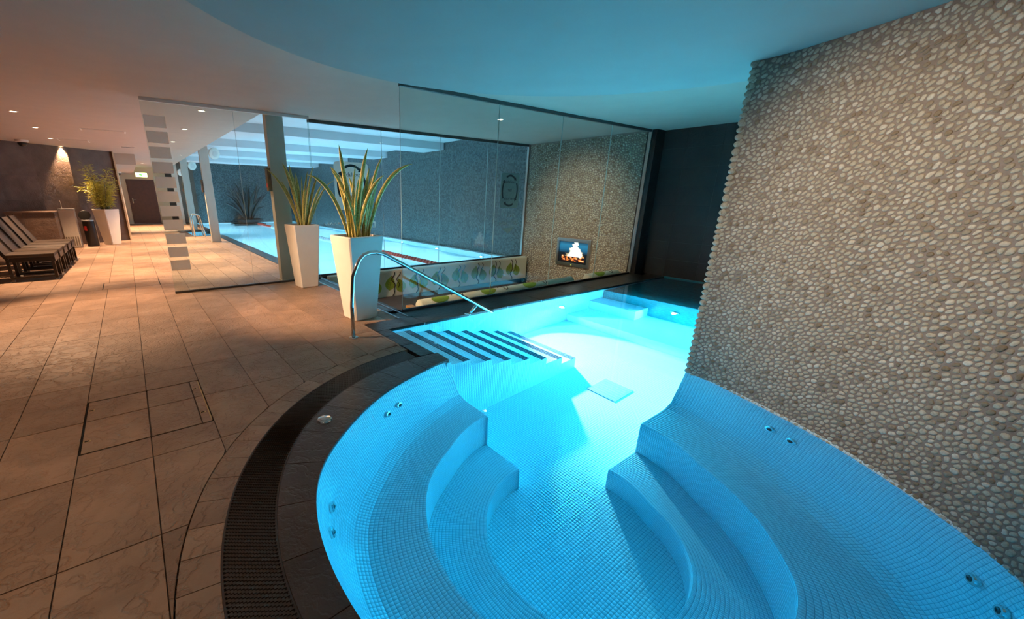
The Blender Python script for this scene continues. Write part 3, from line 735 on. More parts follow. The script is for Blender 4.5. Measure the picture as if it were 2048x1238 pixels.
# ------------------------------------------------------------------ sunken lounge
PIT = struct(MB().box((2.70,4.60,-.95),(8.14,7.50,-.9)).build('floor_pit', M_dark), 'dark floor of the sunken lounge')
m = MB(); m.box((2.52,4.50,-.95),(2.72,7.50,0.0)); m.box((2.52,4.28,-.95),(8.14,4.62,.0)); m.box((2.52,7.48,-1.4),(8.14,7.60,.0)); struct(m.build('floor_kerb', M_dark), 'dark stone kerb around the sunken lounge')
m = MB(); m.box((2.50,4.28,-.01),(2.515,7.30,.004)); m.box((2.64,4.30,-.01),(2.655,7.30,.006)); struct(m.build('trim_1', M_steel), 'steel floor tracks beside the lounge')
PL = struct(MB().box((8.14,4.50,-1.0),(8.4,7.56,CEIL)).build('wall_lounge', M_mortar), 'pebble faced end wall of the sunken lounge')
def lounge_frame(s, z): return Vector((8.14, 4.55+s, z-.9)), Vector((0,1,0)), Vector((-1,0,0))
TVY0, TVY1, TVZ0, TVZ1 = 5.50, 6.40, -.05, .57
pebble_wall(PL, 2.95, CEIL+.88, .060, 11, lounge_frame, 40, lambda p: -abs(p[1]-5.2)-abs(p[2]-1.0), sides=8, th=.011, hole=lambda p: TVY0-.03 < p[0]+4.55 < TVY1+.03 and TVZ0-.03 < p[1]-.9 < TVZ1+.03)
t = thing('fire_screen', 'steel framed screen with burning logs set into pebble wall', 'screen', (8.11,5.95,.26))
def quad_uv(name, pts, m, parent):
    me = bpy.data.meshes.new(name); me.from_pydata(pts, [], [(0,1,2,3)]); me.materials.append(m); uv = me.uv_layers.new()
    for i, c_ in enumerate(((0,0),(1,0),(1,1),(0,1))): uv.data[i].uv = c_
    return link(name, me, parent)
m = MB()
for q in ((-.45,.24,.45,.31),(-.45,-.31,.45,-.24),(-.45,-.24,-.39,.24),(.39,-.24,.45,.24)): m.box((-.02,q[0],q[1]),(.03,q[2],q[3]), bev=.004)
m.build('bezel', M_steel, t)
m = MB(); m.box((.012,-.39,-.24),(.022,.39,.24)); m.build('screen_back', M_black, t)
quad_uv('screen_face', [(.010,.385,-.235),(.010,-.385,-.235),(.010,-.385,.235),(.010,.385,.235)], fire_mat(), t)
m = MB(); m.box((-.022,-.01,-.285),(-.019,.01,-.270)); m.build('power_light', mat('led_yellow', (.9,.8,.1), .4, emit=(1,.85,.1), es=2), t)

def leaf_shape(cx, cz, L, ang, wd):
    pts = []
    for s in (1, -1):
        for i in range(9):
            u = i/8 if s > 0 else 1-i/8
            pts.append((u*L, s*wd*math.sin(PI*u**.75)))
    ca, sa = math.cos(ang), math.sin(ang)
    return [(cx+x*ca-y*sa, cz+x*sa+y*ca) for x, y in pts]
def print_leaves(parent, P, x0, x1, h, seed, base=0.0, step=.56):
    """leaf and branch print lying on a cloth; P(u,v,d) maps cloth coordinates to 3D, d = distance off the cloth"""
    r_ = random.Random(seed); L = MB(); V = MB(); B = MB(); x = x0+.15
    while x < x1-.2:
        pts = [(x+.02*math.sin(i*1.3)+.03*math.sin(i*.7+x), base+h*(.02+.96*i/12)) for i in range(13)]
        B.tube([P(u, v, .001) for u, v in pts], .010, 6)
        B.tube([P(u+.11+.02*math.sin(v*9), v, .001) for u, v in pts[4:]], .007, 6)
        for side in (-1, 1):
            cx = x+.16*side+.05; cz = base+h*(.30 if side > 0 else .40)+r_.uniform(-.03,.03)*h
            ang = 1.35 if side < 0 else 1.9
            ln, wd = h*.62, h*.23
            pl = leaf_shape(cx, cz-h*.15, ln, ang, wd)
            L.add([P(u, v, .0022) for u, v in pl], [tuple(range(len(pl)))])
            ca, sa = math.cos(ang), math.sin(ang)
            V.tube([P(cx+ca*ln*q, cz-h*.15+sa*ln*q, .0028) for q in (0,.3,.6,.95)], .0022, 5)
            for q in (.2,.35,.5,.65,.8):
                for sg in (1,-1):
                    bx, bz = cx+ca*ln*q, cz-h*.15+sa*ln*q; wv = wd*math.sin(PI*q**.75)*.8
                    V.tube([P(bx, bz, .0028), P(bx+ca*.06*h-sa*sg*wv, bz+sa*.06*h+ca*sg*wv, .0028)], .0014, 4)
        x += step
    for b_, nm, mm in ((L,'leaf_print',M_leafp),(V,'vein_print',M_vein),(B,'branch_print',M_branch)):
        tag(b_.build(nm, mm, parent), kind='stuff')
SO = thing('lounge_sofa', 'long leaf print back cushion with grey seat in sunken lounge', 'sofa', (5.4,6.2,-.9))
o = MB().box((-2.62,-1.2,.0),(1.95,1.10,.40), bev=.04).build('seat', M_seat, SO)
bk = MB().box((-2.62,1.02,.38),(2.62,1.20,.93), bev=.035).build('backrest', M_cream, SO)
print_leaves(bk, lambda u, v, d: Vector((u, 1.02-d, v)), -2.55, 2.6, .50, 3, base=.40)
FB = thing('bench_bolster', 'long rolled leaf print bolster along the near lounge glass', 'cushion', (4.9,4.80,-.10))
def bolster(parent, x0, x1, seed):
    pts = []
    b_ = MB(); n_ = 14
    prof_ = [(.0,0),(.06,.02),(.085,.06),(.09,.12)]; 
    b_.tube([(x0,0,.05),(x0+.015,0,.05),(x0+.04,0,.05),(x1-.04,0,.05),(x1-.015,0,.05),(x1,0,.05)], [.03,.075,.095,.095,.075,.03], 20)
    o_ = b_.build('bolster', M_cream, parent, smooth=True)
    def P(u, v, d): 
        a_ = PI*.02+v*PI*.95; r_ = .0955+d; return Vector((u, -math.cos(a_)*r_, .05+math.sin(a_)*r_))
    L = MB(); B = MB(); rr = random.Random(seed); x = x0+.35
    while x < x1-.3:
        pl = leaf_shape(x, .05, .75, 1.5, .16)
        for i in range(8):
            q0, q1 = pl[i], pl[i+1]; w0, w1 = pl[17-i], pl[16-i]
            L.add([P(q0[0]*1.0, q0[1], .001), P(q1[0], q1[1], .001), P(w1[0], w1[1], .001), P(w0[0], w0[1], .001)], [(0,1,2,3)])
        B.tube([P(x+.25+.3*i/10, .45+.25*math.sin(i*.9), .001) for i in range(11)], .006, 5)
        B.tube([P(x+.30+.2*i/8, .75+.12*math.cos(i*1.2), .001) for i in range(9)], .004, 5)
        x += .95
    tag(L.build('leaf_print', M_leafp, o_), kind='stuff'); tag(B.build('branch_print', M_branch, o_), kind='stuff')
bolster(FB, -1.78, 1.70, 2)
MB().box((-1.80,-.10,-.8),(1.72,.12,-.04), bev=.02).build('bench_base', M_seat, FB)
MB().box((-1.90,-.11,-.8),(-1.80,.13,.06), bev=.01).build('end_panel', M_wood, FB)
FB2 = thing('bench_bolster', 'short rolled leaf print bolster beside the pebble end wall', 'cushion', (7.55,4.80,-.10))
bolster(FB2, -.50, .55, 4)
MB().box((-.50,-.10,-.8),(.55,.12,-.04), bev=.02).build('bench_base', M_seat, FB2)

# ------------------------------------------------------------------ glass partitions
def partition(label, y, xs, z0, z1, top, rail_m, squares=None):
    t = thing('glass_partition', label, 'glass partition', (xs[0], y, 0))
    for a_, b_ in zip(xs[:-1], xs[1:]):
        x0, x1 = a_-xs[0]+.002, b_-xs[0]-.002; h = .006
        m = MB(); m.add([(x0,-h,z0),(x1,-h,z0),(x1,h,z0),(x0,h,z0),(x0,-h,z1),(x1,-h,z1),(x1,h,z1),(x0,h,z1)], [(0,1,5,4),(2,3,7,6)], 0)
        m.add([(x0,-h,z0),(x1,-h,z0),(x1,h,z0),(x0,h,z0),(x0,-h,z1),(x1,-h,z1),(x1,h,z1),(x0,h,z1)], [(1,2,6,5),(3,0,4,7),(4,5,6,7)], 1)
        m.build('pane', [M_glass, M_gedge], t)
    L = xs[-1]-xs[0]
    MB().box((0,-.022,z1-.012),(L,.022,top), bev=.003).build('top_rail', rail_m, t)
    MB().box((0,-.018,0.0),(L,.018,z0+.012), bev=.003).build('floor_channel', M_dsteel, t)
    if squares:
        for z in squares: MB().box((.012,-.0095,z),(.262,-.0075,z+.148)).build('frosted_square', M_frost, t)
    return t
g1 = partition('frameless glass screen with frosted squares, planter in front of it', 7.31, [.36,1.50,2.64], .02, 2.63, CEIL, M_trimw, squares=[2.30-.195*k for k in range(11)])
g2 = partition('glass wall between sunken lounge and hydro pool', 4.53, [2.71,4.26,5.58,6.86,8.08], .02, 2.63, CEIL, M_dsteel)
g3 = partition('glass wall with printed signs between lounge and swimming pool', 7.54, [2.70,4.10,5.47,6.80,8.12], .02, 2.62, CEIL, M_dsteel)
MB().box((5.36,-.03,0),(5.40,.03,CEIL), bev=.004).build('side_post', M_steel, g2)
MB().box((5.40,-.03,0),(5.44,.03,CEIL), bev=.004).build('side_post', M_steel, g3)

# printing on the lounge glass, reading from the swimming-pool side (so mirrored from here)
def text(body, size, loc, m, parent=None, mirror=True, ax='CENTER', name='lettering'):
    c_ = bpy.data.curves.new(name, 'FONT'); c_.body = body; c_.size = size; c_.align_x = ax; c_.extrude = .0006; c_.materials.append(m); c_.resolution_u = 2
    tmp = bpy.data.objects.new(name, c_); me = bpy.data.meshes.new_from_object(tmp); bpy.data.objects.remove(tmp); bpy.data.curves.remove(c_)
    if not me.materials: me.materials.append(m)
    o = bpy.data.objects.new(name, me); COL.objects.link(o); o.location = loc; o.rotation_euler = (PI/2, 0, PI if mirror else 0)
    if parent is not None: o.parent = parent
    return o
def arrow(cx, cz, rx, rz, a0, a1, w_, m, parent):
    """curved arrow in the x-z plane"""
    m_ = MB(); n_ = 10; pi_, po = [], []
    for i in range(n_+1):
        a_ = a0+(a1-a0)*i/n_; pi_.append((cx+(rx-w_)*math.cos(a_), cz+(rz-w_)*math.sin(a_))); po.append((cx+(rx+w_)*math.cos(a_), cz+(rz+w_)*math.sin(a_)))
    poly = pi_+po[::-1]
    vs = [(x,-.0012,z) for x, z in poly]; N = len(vs)
    m_.add(vs, [(i, i+1, N-2-i, N-1-i) for i in range(n_)])
    a_ = a1; s = 1 if a1 > a0 else -1; tx, tz = -math.sin(a_)*s, math.cos(a_)*s; ex, ez = cx+rx*math.cos(a_), cz+rz*math.sin(a_); nx_, nz_ = math.cos(a_), math.sin(a_)
    m_.add([(ex+nx_*w_*2.2,-.0012,ez+nz_*w_*2.2),(ex-nx_*w_*2.2,-.0012,ez-nz_*w_*2.2),(ex+tx*w_*3.5,-.0012,ez+tz*w_*3.5)], [(0,1,2)])
    m_.build('arrow', m, parent)
def sign(label, x, z, w_, h_, words_, film):
    t = thing('swim_sign', label, 'sign', (x, 7.545, z)); n_ = 6; rr = .07; poly = []
    for sx, sz, a0 in ((1,1,0),(-1,1,PI/2),(-1,-1,PI),(1,-1,1.5*PI)):
        for i in range(n_+1):
            a_ = a0+PI/2*i/n_; poly.append((sx*(w_/2-rr)+rr*math.cos(a_), sz*(h_/2-rr)+rr*math.sin(a_)))
    m = MB(); N = len(poly); m.add([(x_,.0,z_) for x_, z_ in poly]+[(x_,.0015,z_) for x_, z_ in poly], [tuple(range(N)), tuple(range(2*N-1, N-1, -1))]+[(i,(i+1) % N,N+(i+1) % N,N+i) for i in range(N)])
    m.build('sign_plate', film, t)
    for a0, a1 in ((2.1,.95),(.55,-.55),(-1.05,-2.1),(-2.6,-3.7)): arrow(0, 0, w_*.40, h_*.43, a0, a1, .022, M_filmd, t)
    for k, wd in enumerate(words_): text(wd, .105, (0,-.002,.17-.19*k), M_filmd, t)
    return t
sign('pale rounded sign with circling arrows behind the taller snake plant', 3.46, 1.61, .68, .84, ('available', 'for', 'everyone'), M_film)
sign('blue tinted rounded arrow sign above the adult lane lettering', 7.57, 1.60, .62, .80, ('available', 'for', 'everyone'), mat('tinted_film', (.30,.44,.47), .6))
t = thing('depth_lettering', 'white mirrored depth lettering and wave line behind tall snake plant', 'lettering', (3.93,7.545,.85))
for k, wd in enumerate(('Pool', 'Depth', '1.2 m')): text(wd, .17, (0,-.002,.20-.20*k), M_film, t, ax='LEFT')
m = MB(); m.tube([(-1.06+.012*i,-.003,.075+.045*(1-abs(math.sin(PI*i/6)))) for i in range(0, 55)], .006, 6); m.build('wave_line', M_film, t)
t = thing('lane_lettering', 'mirrored adult swim lane lettering with down arrow', 'lettering', (7.58,7.545,.85))
M_fade = mat('faded_film', (.34,.46,.48), .6)
text('ADULT', .14, (0,-.002,.12), M_fade, t); text('SWIM LANE', .14, (0,-.002,-.05), M_fade, t)
m = MB(); m.add([(-.22,-.002,-.12),(.22,-.002,-.12),(0,-.002,-.26)], [(0,1,2)]); m.build('arrow', M_fade, t)

# ------------------------------------------------------------------ swimming pool
SP = thing('swimming_pool', 'long lit swimming pool behind the glass walls', 'pool')
SX0, SX1, SY0, SY1, SZ = 2.74, 8.12, 7.58, END_Y, -1.25
m = MB(); m.box((1.62,SY0-.05,SZ-.1),(8.115,SY1-.01,SZ)); m.build('basin_floor', M_tplain, SP)
m = MB(); m.box((2.50,SY0-.1,SZ),(SX0,17.5,-.04)); m.box((2.50,20.2,SZ),(SX0,SY1,-.04)); m.box((1.62,17.3,SZ),(1.74,20.4,-.04)); m.box((1.62,17.3,SZ),(2.74,17.5,-.04)); m.box((1.62,20.2,SZ),(2.74,20.4,-.04)); m.box((2.5,SY0-.06,SZ),(8.11,SY0,-.04)); m.box((8.09,SY0,SZ),(8.115,SY1-.01,-.06)); m.box((2.5,SY1-.04,SZ),(8.11,SY1-.01,-.04))
m.build('basin_wall', M_tplain, SP)
y = SY0
k = 0
while y < 17.4:
    m = MB(); m.box((2.47,y+.003,-.06),(2.745,min(y+.62,17.3)-.003,.0), bev=.003); m.build('coping_stone', M_dark, SP); y += .62
for q in ((2.47,20.42,2.745,23.2),(2.47,23.21,2.745,26.0),(1.46,17.30,2.745,17.52),(1.46,17.53,1.745,18.9),(1.46,18.91,1.745,20.18),(1.46,20.19,2.745,20.41)):
    m = MB(); m.box((q[0],q[1],-.06),(q[2],q[3],.001), bev=.003); m.build('coping_stone', M_coping, SP)
m = MB(); m.prism([(2.735,7.57),(8.13,7.57),(8.13,26.06),(2.735,26.06),(2.735,20.25),(1.735,20.25),(1.735,17.45),(2.735,17.45)], SZ-.05, -.07)
struct(m.build('water_swimming', M_waterfar), 'bright still water of the swimming pool')
LY = [9.0,11.2,13.4,15.6,17.8,20.0,22.2,24.4]
for y in LY: uw((8.085,y,-.85), (-1,0,-.2), SWIM_W, SP, col=(.62,.82,1.0), r=.03)
for y in (8.6,10.6,12.6,14.6,16.6,21.4,23.4,25.2): uw((2.745,y,-.55), (1,0,-.2), SWIM_W*.7, SP, col=(.62,.82,1.0), r=.03)
m = MB(); m.box((7.98,SY0+.01,-.16),(8.10,SY1-.05,-.085), bev=.01); m.build('edge_tile', M_tile, SP)
t = thing('lane_rope', 'red and white lane rope floating along the swimming pool', 'lane rope', (5.62,7.7,-.06))
m = MB(); m.tube([(0,0,0),(0,16.85,0)], .008, 6); m.build('cable', M_dsteel, t)
fm = {}
for nm_, mm in (('r',M_float),('w',M_floatw)): fm[nm_] = MB().lathe([(.02,-.045),(.065,-.04),(.07,0),(.065,.04),(.02,.045)], (0,0,0), 12, Matrix.Rotation(PI/2, 3, 'X')).mesh('float', mm, .6)
for i in range(120):
    y = .06+i*.14; o = link('float', fm['r' if y < 5.5 or y > 14.2 else 'w'], t); o.location = (0, y, 0)
t = thing('pool_ladder', 'chrome hoop handrails of pool ladder at far entry steps', 'ladder', (1.9,17.0,0))
for y in (.0,.55):
    pts = [(-.16,y,0),(-.16,y,.62)]+[(-.16+.13-.13*math.cos(PI*i/8), y, .62+.15*math.sin(PI*i/8)) for i in range(1, 9)]+[(.14,y,.3),(.2,y,-.5)]
    MB().tube(pts, .022, 10).build('hoop_rail', M_chrome, t, smooth=True)
for z in (-.25,-.5): MB().box((.10,.0,z),(.20,.55,z+.03), bev=.005).build('rung', M_chrome, t)

# ------------------------------------------------------------------ columns
for k, (y, lab) in enumerate(((7.40,'beige steel column standing behind the front glass screen'), (14.92,'second beige column beside the swimming pool'), (20.4,'third beige column beside the entry steps'), (24.9,'farthest beige column near the end wall'))):
    w_ = .27 if k == 0 else .25; t = thing('column', lab, 'column', (1.985,y,0))
    m = MB(); m.box((0,0,0),(w_,.16,CEIL+.34), bev=.006); m.build('column_shaft', M_column, t)
    m = MB(); m.box((-.012,-.012,0),(w_+.012,.172,.03), bev=.004); m.build('column_base', M_column, t)
    if k < 3:
        p = MB(); p.box((-.055,.03,1.50),(-.005,.15,1.86), bev=.006); pl = p.build('notice_box', mat('notice_%d' % k, (.16,.10,.05), .5, var=.6, scale=14), t)
        p = MB(); p.box((-.058,.04,1.56),(-.0555,.14,1.62)); p.build('notice_strip', M_red, pl)
        p = MB(); p.tube([(-.012,-.006,1.50),(-.012,-.006,1.86)], .007, 8); p.build('notice_rail', M_chrome, pl)
    if k > 0:
        s = thing('wall_speaker', 'round white speaker on bracket on the %s column' % ('second','third','farthest')[k-1], 'speaker', (1.985+w_+.16,y+.05,(2.62,2.54,2.45)[k-1]))
        Mx = Vector((.35,-1,-.25)).normalized().to_track_quat('Z','Y').to_matrix()
        MB().lathe([(.09,-.10),(.15,-.05),(.175,.02),(.165,.05),(.10,.07),(.01,.075)], (0,0,0), 10, Mx).build('housing', M_pot, s, smooth=.4)
        MB().lathe([(.12,.062),(.06,.079),(.01,.081)], (0,0,0), 20, Mx).build('grille', M_trimw, s)
        MB().tube([(-.17,.05,.0),(-.08,.06,.0),(0,.06,0)], .014, 8).build('bracket', M_trimw, s)

# ------------------------------------------------------------------ left stone wall, one panel at a time
Aw, Bw = Vector((-.10,17.15,0)), Vector((-3.45,14.47,0)); dw = (Bw-Aw).normalized(); nw = Vector((dw.y,-dw.x,0)); nw = -nw if nw.y > 0 else nw
LW = struct(MB().prism([(Aw.x-nw.x*.25,Aw.y-nw.y*.25),(Aw.x-nw.x*.05,Aw.y-nw.y*.05),(Bw.x-nw.x*.25,Bw.y-nw.y*.25),(Bw.x-nw.x*.5,Bw.y-nw.y*.5),(-.10,17.6)], -.02, CEIL).build('wall_left_stone', M_black), 'dark stone panelled wall behind tall bamboo planter')
segs = [(0,1.40),(1.40,2.28),(2.28,3.12),(3.12,4.25)]
for s0, s1 in segs:
    zz = [0,.62,1.24,1.86,CEIL]
    for z0, z1 in zip(zz[:-1], zz[1:]):
        p0 = Aw+dw*(s0+.002)+nw*.11*(1 if s0 > 0 else .3); p1 = Aw+dw*(s1-.002)-nw*.02; q = -nw*.06
        vs = []
        for z_ in (z0+.002, z1-.002): vs += [(p.x, p.y, z_) for p in (p0, p1, p1+q, p0+q)]
        m = MB().add(vs, [(0,1,5,4),(1,2,6,5),(2,3,7,6),(3,0,4,7),(0,3,2,1),(4,5,6,7)]); m.build('panel', M_panel, LW)
m = MB(); m.box((-.12,17.0,0),(-.08,END_Y,CEIL)); struct(m.build('wall_corridor', M_beige))

# ------------------------------------------------------------------ downlights
def downlight(x, y, z, label, group, aim=None, e=DOWN_W, ang=1.25, blend=.7, col=WARM):
    t = thing('downlight', label, 'ceiling light', (x,y,z), group=group)
    MB().lathe([(.062,0),(.062,-.006),(.045,-.010),(.042,-.004)], (0,0,0), 20).build('trim_ring', M_trimw, t, smooth=.6)
    MB().lathe([(.042,-.0045),(.02,-.007),(.002,-.008)], (0,0,0), 16).build('lens', M_lens, t)
    lamp('downlight_lamp', 'SPOT', (x,y,z-.03), aim or (x,y,0), e, col, size=.035, angle=ang, blend=blend)
for k, y in enumerate((7.75, 9.83, 11.9, 14.0, 16.1)):
    downlight(-1.215, y, CEIL, 'warm recessed downlight in the left row, %s' % ('out of view over the deck','first in view','second in view','third in view','touching the stone wall')[k], 'left row of downlights', aim=(-.62,6.7,0) if k == 0 else (-1.15,y-.05,0) if k < 4 else (-1.25,y+.1,0), e=DOWN_W*(.85 if k == 0 else .9))
for k, y in enumerate((7.85, 10.2, 12.75, 15.4, 17.8)):
    downlight(1.17, y, CEIL, 'warm recessed downlight behind the glass screen, %s' % ('nearest','second','third','fourth','fifth')[k]+' of its row', 'right row of downlights', e=DOWN_W*(.2 if k == 0 else 1.15), ang=1.55)
for k, (x, y) in enumerate(((-1.2,22.5),(.8,22.5))): downlight(x, y, 2.33 if x < .4 else CEIL, 'recessed downlight before the brown end door, %s' % ('under the soffit','under the high ceiling')[k], 'corridor downlights', e=DOWN_W*(1.1 if k == 0 else 2.0), ang=1.7)
for k, (x, y, e) in enumerate(((-1.215,5.3,7.5),(-1.215,2.9,.62),(-1.215,.5,.18))): downlight(x, y, CEIL, 'added unseen downlight above the near deck, %s' % ('before','beside','behind')[k]+' the viewpoint', 'added deck downlights', aim=(1.7,5.3,.85) if k == 0 else None, e=ROOM_W*e*2, ang=.95 if k == 0 else 2.0, blend=1.0)  # added out of view; the first is tilted to brighten the planters
downlight(1.3, 1.75, DISC_Z, 'added unseen downlight in the round dropped ceiling aimed at the pebble wall', 'added deck downlights', aim=(3.5,.50,1.15), e=270, ang=1.08, blend=1.0, col=(1,.77,.54))  # added where it stays unseen, to warm and light the pebble wall

# ------------------------------------------------------------------ ceiling fittings
for x, y, w_, d_, lab in ((-.14,11.6,.75,.35,'flush white ceiling hatch over the walkway'), (-.80,14.2,.6,.6,'flush ceiling hatch beside the stone wall')):
    t = thing('ceiling_hatch', lab, 'hatch', (x,y,CEIL))
    MB().box((-w_/2,-d_/2,-.006),(w_/2,d_/2,0), bev=.002).build('hatch_frame', M_trimw, t); MB().box((-w_/2+.03,-d_/2+.03,-.010),(w_/2-.03,d_/2-.03,-.005), bev=.002).build('hatch_leaf', M_white_wall, t)
t = thing('ceiling_vent', 'dark slot vent in the ceiling before the soffit', 'vent', (.28,15.1,CEIL))
MB().box((-.16,-.09,-.008),(.16,.09,0)).build('vent_frame', M_trimw, t)
for k in range(3): MB().box((-.14,-.07+.05*k,-.011),(.14,-.045+.05*k,-.007)).build('slat', M_unitd, t)
def cctv(x, y, z, lab):
    t = thing('dome_camera', lab, 'security camera', (x,y,z))
    MB().lathe([(.13,0),(.13,-.05),(.10,-.06)], (0,0,0), 20).build('camera_base', M_trimw, t, smooth=.6)
    MB().lathe([(.10,-.058),(.092,-.10),(.06,-.14),(.01,-.155)], (0,0,0), 20).build('dome', M_bin, t, smooth=True)
cctv(-1.84, 14.9, CEIL, 'white dome security camera on the ceiling by the stone wall')
cctv(-.10, 23.6, 2.33, 'small dome camera under the soffit before the end door')

# ------------------------------------------------------------------ door and exit sign
D = struct(thing('door_1', None, None, (.695,END_Y,0)), 'brown door at the end of the walkway')
MB().box((-.55,-.005,.012),(.55,.04,2.07), bev=.004).build('leaf', M_door, D)
m = MB()
for q in ((-.575,0,-.55,2.1),(.55,0,.575,2.1),(-.575,2.07,.575,2.1)): m.box((q[0],-.02,q[1]),(q[2],.06,q[3]))
m.build('frame', M_door, D)
h = MB(); h.box((-.47,-.02,.98),(-.42,-.004,1.22), bev=.004); hp = h.build('handle_plate', M_chrome, D)
MB().tube([(-.445,-.02,1.14),(-.445,-.07,1.14),(-.30,-.075,1.14)], .014, 8).build('lever', M_chrome, hp, smooth=True)
MB().box((-.55,-.06,.0),(.55,.0,.012)).build('threshold', M_steel, D)
t = thing('exit_sign', 'glowing green and white exit sign above the brown door', 'sign', (.80,END_Y-.06,2.31))
MB().box((-.24,.0,-.10),(.24,.05,.10), bev=.01).build('sign_case', M_trimw, t); MB().box((-.23,-.004,-.09),(.23,.0,.09)).build('sign_face', M_exit, t)
m = MB(); m.add([(-.10,-.006,.03),(-.02,-.006,.03),(-.02,-.006,.06),(.06,-.006,.0),(-.02,-.006,-.06),(-.02,-.006,-.03),(-.10,-.006,-.03)], [(0,1,2,3,4,5,6)]); m.build('arrow', M_exitg, t)

# ------------------------------------------------------------------ planters
def px_point(px, py, c, off):
    """point on the upright plane through c that faces the viewpoint, pushed back by off"""
    n_ = np.array((c[0], c[1], 0.0)); n_ /= np.linalg.norm(n_); c2 = np.array((c[0], c[1], 0))+n_*off
    d = R.T @ np.array(((px-CX)/F_PX, (py-CY)/F_PX, 1.0)); o = np.array((0,0,CAM_H)); s = ((c2-o) @ n_)/(d @ n_); return o+d*s
def pot(t, top, base, h, m=M_pot):
    o_ = MB(); a_, b_ = top/2, base/2; r_ = .012
    def sq(s, z): c_ = min(.015, s*.2); return [(s-c_,-s,z),(s,-s+c_,z),(s,s-c_,z),(s-c_,s,z),(-s+c_,s,z),(-s,s-c_,z),(-s,-s+c_,z),(-s+c_,-s,z)]
    rings = [sq(b_-.01, 0), sq(b_, .01), sq(a_, h-.012), sq(a_-.004, h), sq(a_-.028, h), sq(a_-.034, h-.06)]
    vs = [p for rg in rings for p in rg]; fs = [tuple(range(8))[::-1]]
    for i in range(len(rings)-1):
        for k in range(8): fs.append((i*8+k, i*8+(k+1) % 8, (i+1)*8+(k+1) % 8, (i+1)*8+k))
    o_.add(vs, fs); o_.build('planter', m, t)
    MB().prism([(p[0], p[1]) for p in sq(a_-.031, 0)], h-.08, h-.03).build('soil', M_soil, t)
def ribbon(pts, wd, yaw, M, name, parent, m):
    """channelled leaf along pts (world), transformed to parent space by M"""
    P = [Vector(p) for p in pts]; n_ = 14; Q = []
    for i in range(n_+1):   # quadratic through three points
        u = i/n_
        a_ = P[0]*(2*(u-.5)*(u-1))+P[1]*(4*u*(1-u))+P[2]*(2*u*(u-.5)); Q.append(a_)
    side0 = Vector((math.cos(yaw), math.sin(yaw), 0)); vs = []; uv = []
    for i, q in enumerate(Q):
        u = i/n_; d = (Q[min(i+1, n_)]-Q[max(i-1, 0)]).normalized(); s = (side0-d*side0.dot(d)).normalized(); nn = d.cross(s)
        ww = wd*(.62+.38*min(1, u*4))*(1-max(0, (u-.55)/.45)**2.2)+.0015
        for k, f in enumerate((-1,-.62,0,.62,1)): vs.append(M @ (q+s*(f*ww/2)-nn*(.22*ww*(1-f*f)))); uv.append((k/4, u))
    me = bpy.data.meshes.new(name); fs = [(i*5+k, i*5+k+1, (i+1)*5+k+1, (i+1)*5+k) for i in range(n_) for k in range(4)]
    me.from_pydata([tuple(v) for v in vs], [], fs); me.materials.append(m); ul = me.uv_layers.new()
    for l in me.loops: ul.data[l.index].uv = uv[l.vertex_index]
    for p in me.polygons: p.use_smooth = True
    o = link(name, me, parent); sm = o.modifiers.new('thick', 'SOLIDIFY'); sm.thickness = .003
    return o
def snake_plant(label, c, rz, top, base, leaves, seed, wd, group):
    t = thing('snake_plant', label, 'potted plant', (c[0],c[1],0), rz, group); pot(t, top, base, 1.0)
    Mi = (Matrix.Translation((c[0],c[1],0)) @ Matrix.Rotation(rz, 4, 'Z')).inverted(); r_ = random.Random(seed)
    for i, (tip, mid, bas) in enumerate(leaves):
        o0 = r_.uniform(-.10,.10); o1 = o0*1.2+r_.uniform(-.10,.10)
        b = Vector(px_point(*bas, c, o0*.7)); b.z = .955
        ribbon([b, px_point(*mid, c, (o0+o1)/2), px_point(*tip, c, o1)], wd*r_.uniform(.85,1.15), math.atan2(c[0], -c[1])*0+r_.uniform(-.9,.5), Mi, 'leaf', t, M_snake)
L2 = [((677.5,289),(690,362),(710,462)),((735.5,296),(722,368),(712,462)),((765,312),(743,378),(727,462)),((825,328),(769,373),(735,463)),((614,349),(662,388),(698,463)),((660,334),(686,378),(716,462)),((662,340),(692,392),(714,462)),((711,329),(706,392),(707,462)),((738.5,336),(731,392),(724,462)),((768,350),(735,398),(716,463)),((756,368),(743,408),(732,463)),((676.5,347),(698,392),(716,460)),((727,342),(718,395),(715,462)),((697,352),(710,402),(717,460)),((676,365),(692,413),(703,463)),((685,378),(703,418),(713,463)),((733,366),(722,412),(720,463)),((694,362),(700,412),(706,462)),((720,350),(712,402),(710,462)),((744,352),(733,408),(727,463)),((690,372),(695,420),(700,463)),((752,345),(738,402),(729,462))]
snake_plant('taller snake plant in white tapered planter beside chrome handrail', (2.135,4.60), 0.10, .46, .30, L2, 21, .041, 'snake plants in white planters')
L1 = [((532.6,337.7),(570,382),(599,443)),((564,325),(583,372),(603,443)),((578,328),(588,378),(605,443)),((561,360),(583,404),(597,443)),((626,332),(617,382),(609,443)),((668,361),(640,392),(617,443)),((646,366),(629,403),(615,443)),((591,345),(597,392),(602,443)),((615,342),(609,392),(606,443)),((603,352),(605,398),(606,443)),((621,358),(613,402),(609,443)),((596,362),(600,405),(604,443)),((586,350),(594,395),(603,443)),((636,350),(622,396),(612,443)),((574,348),(589,392),(601,443)),((652,372),(633,408),(616,443)),((610,368),(608,408),(607,443))]
snake_plant('shorter snake plant in white tapered planter before the column', (2.215,6.80), 0.06, .42, .29, L1, 8, .046, 'snake plants in white planters')
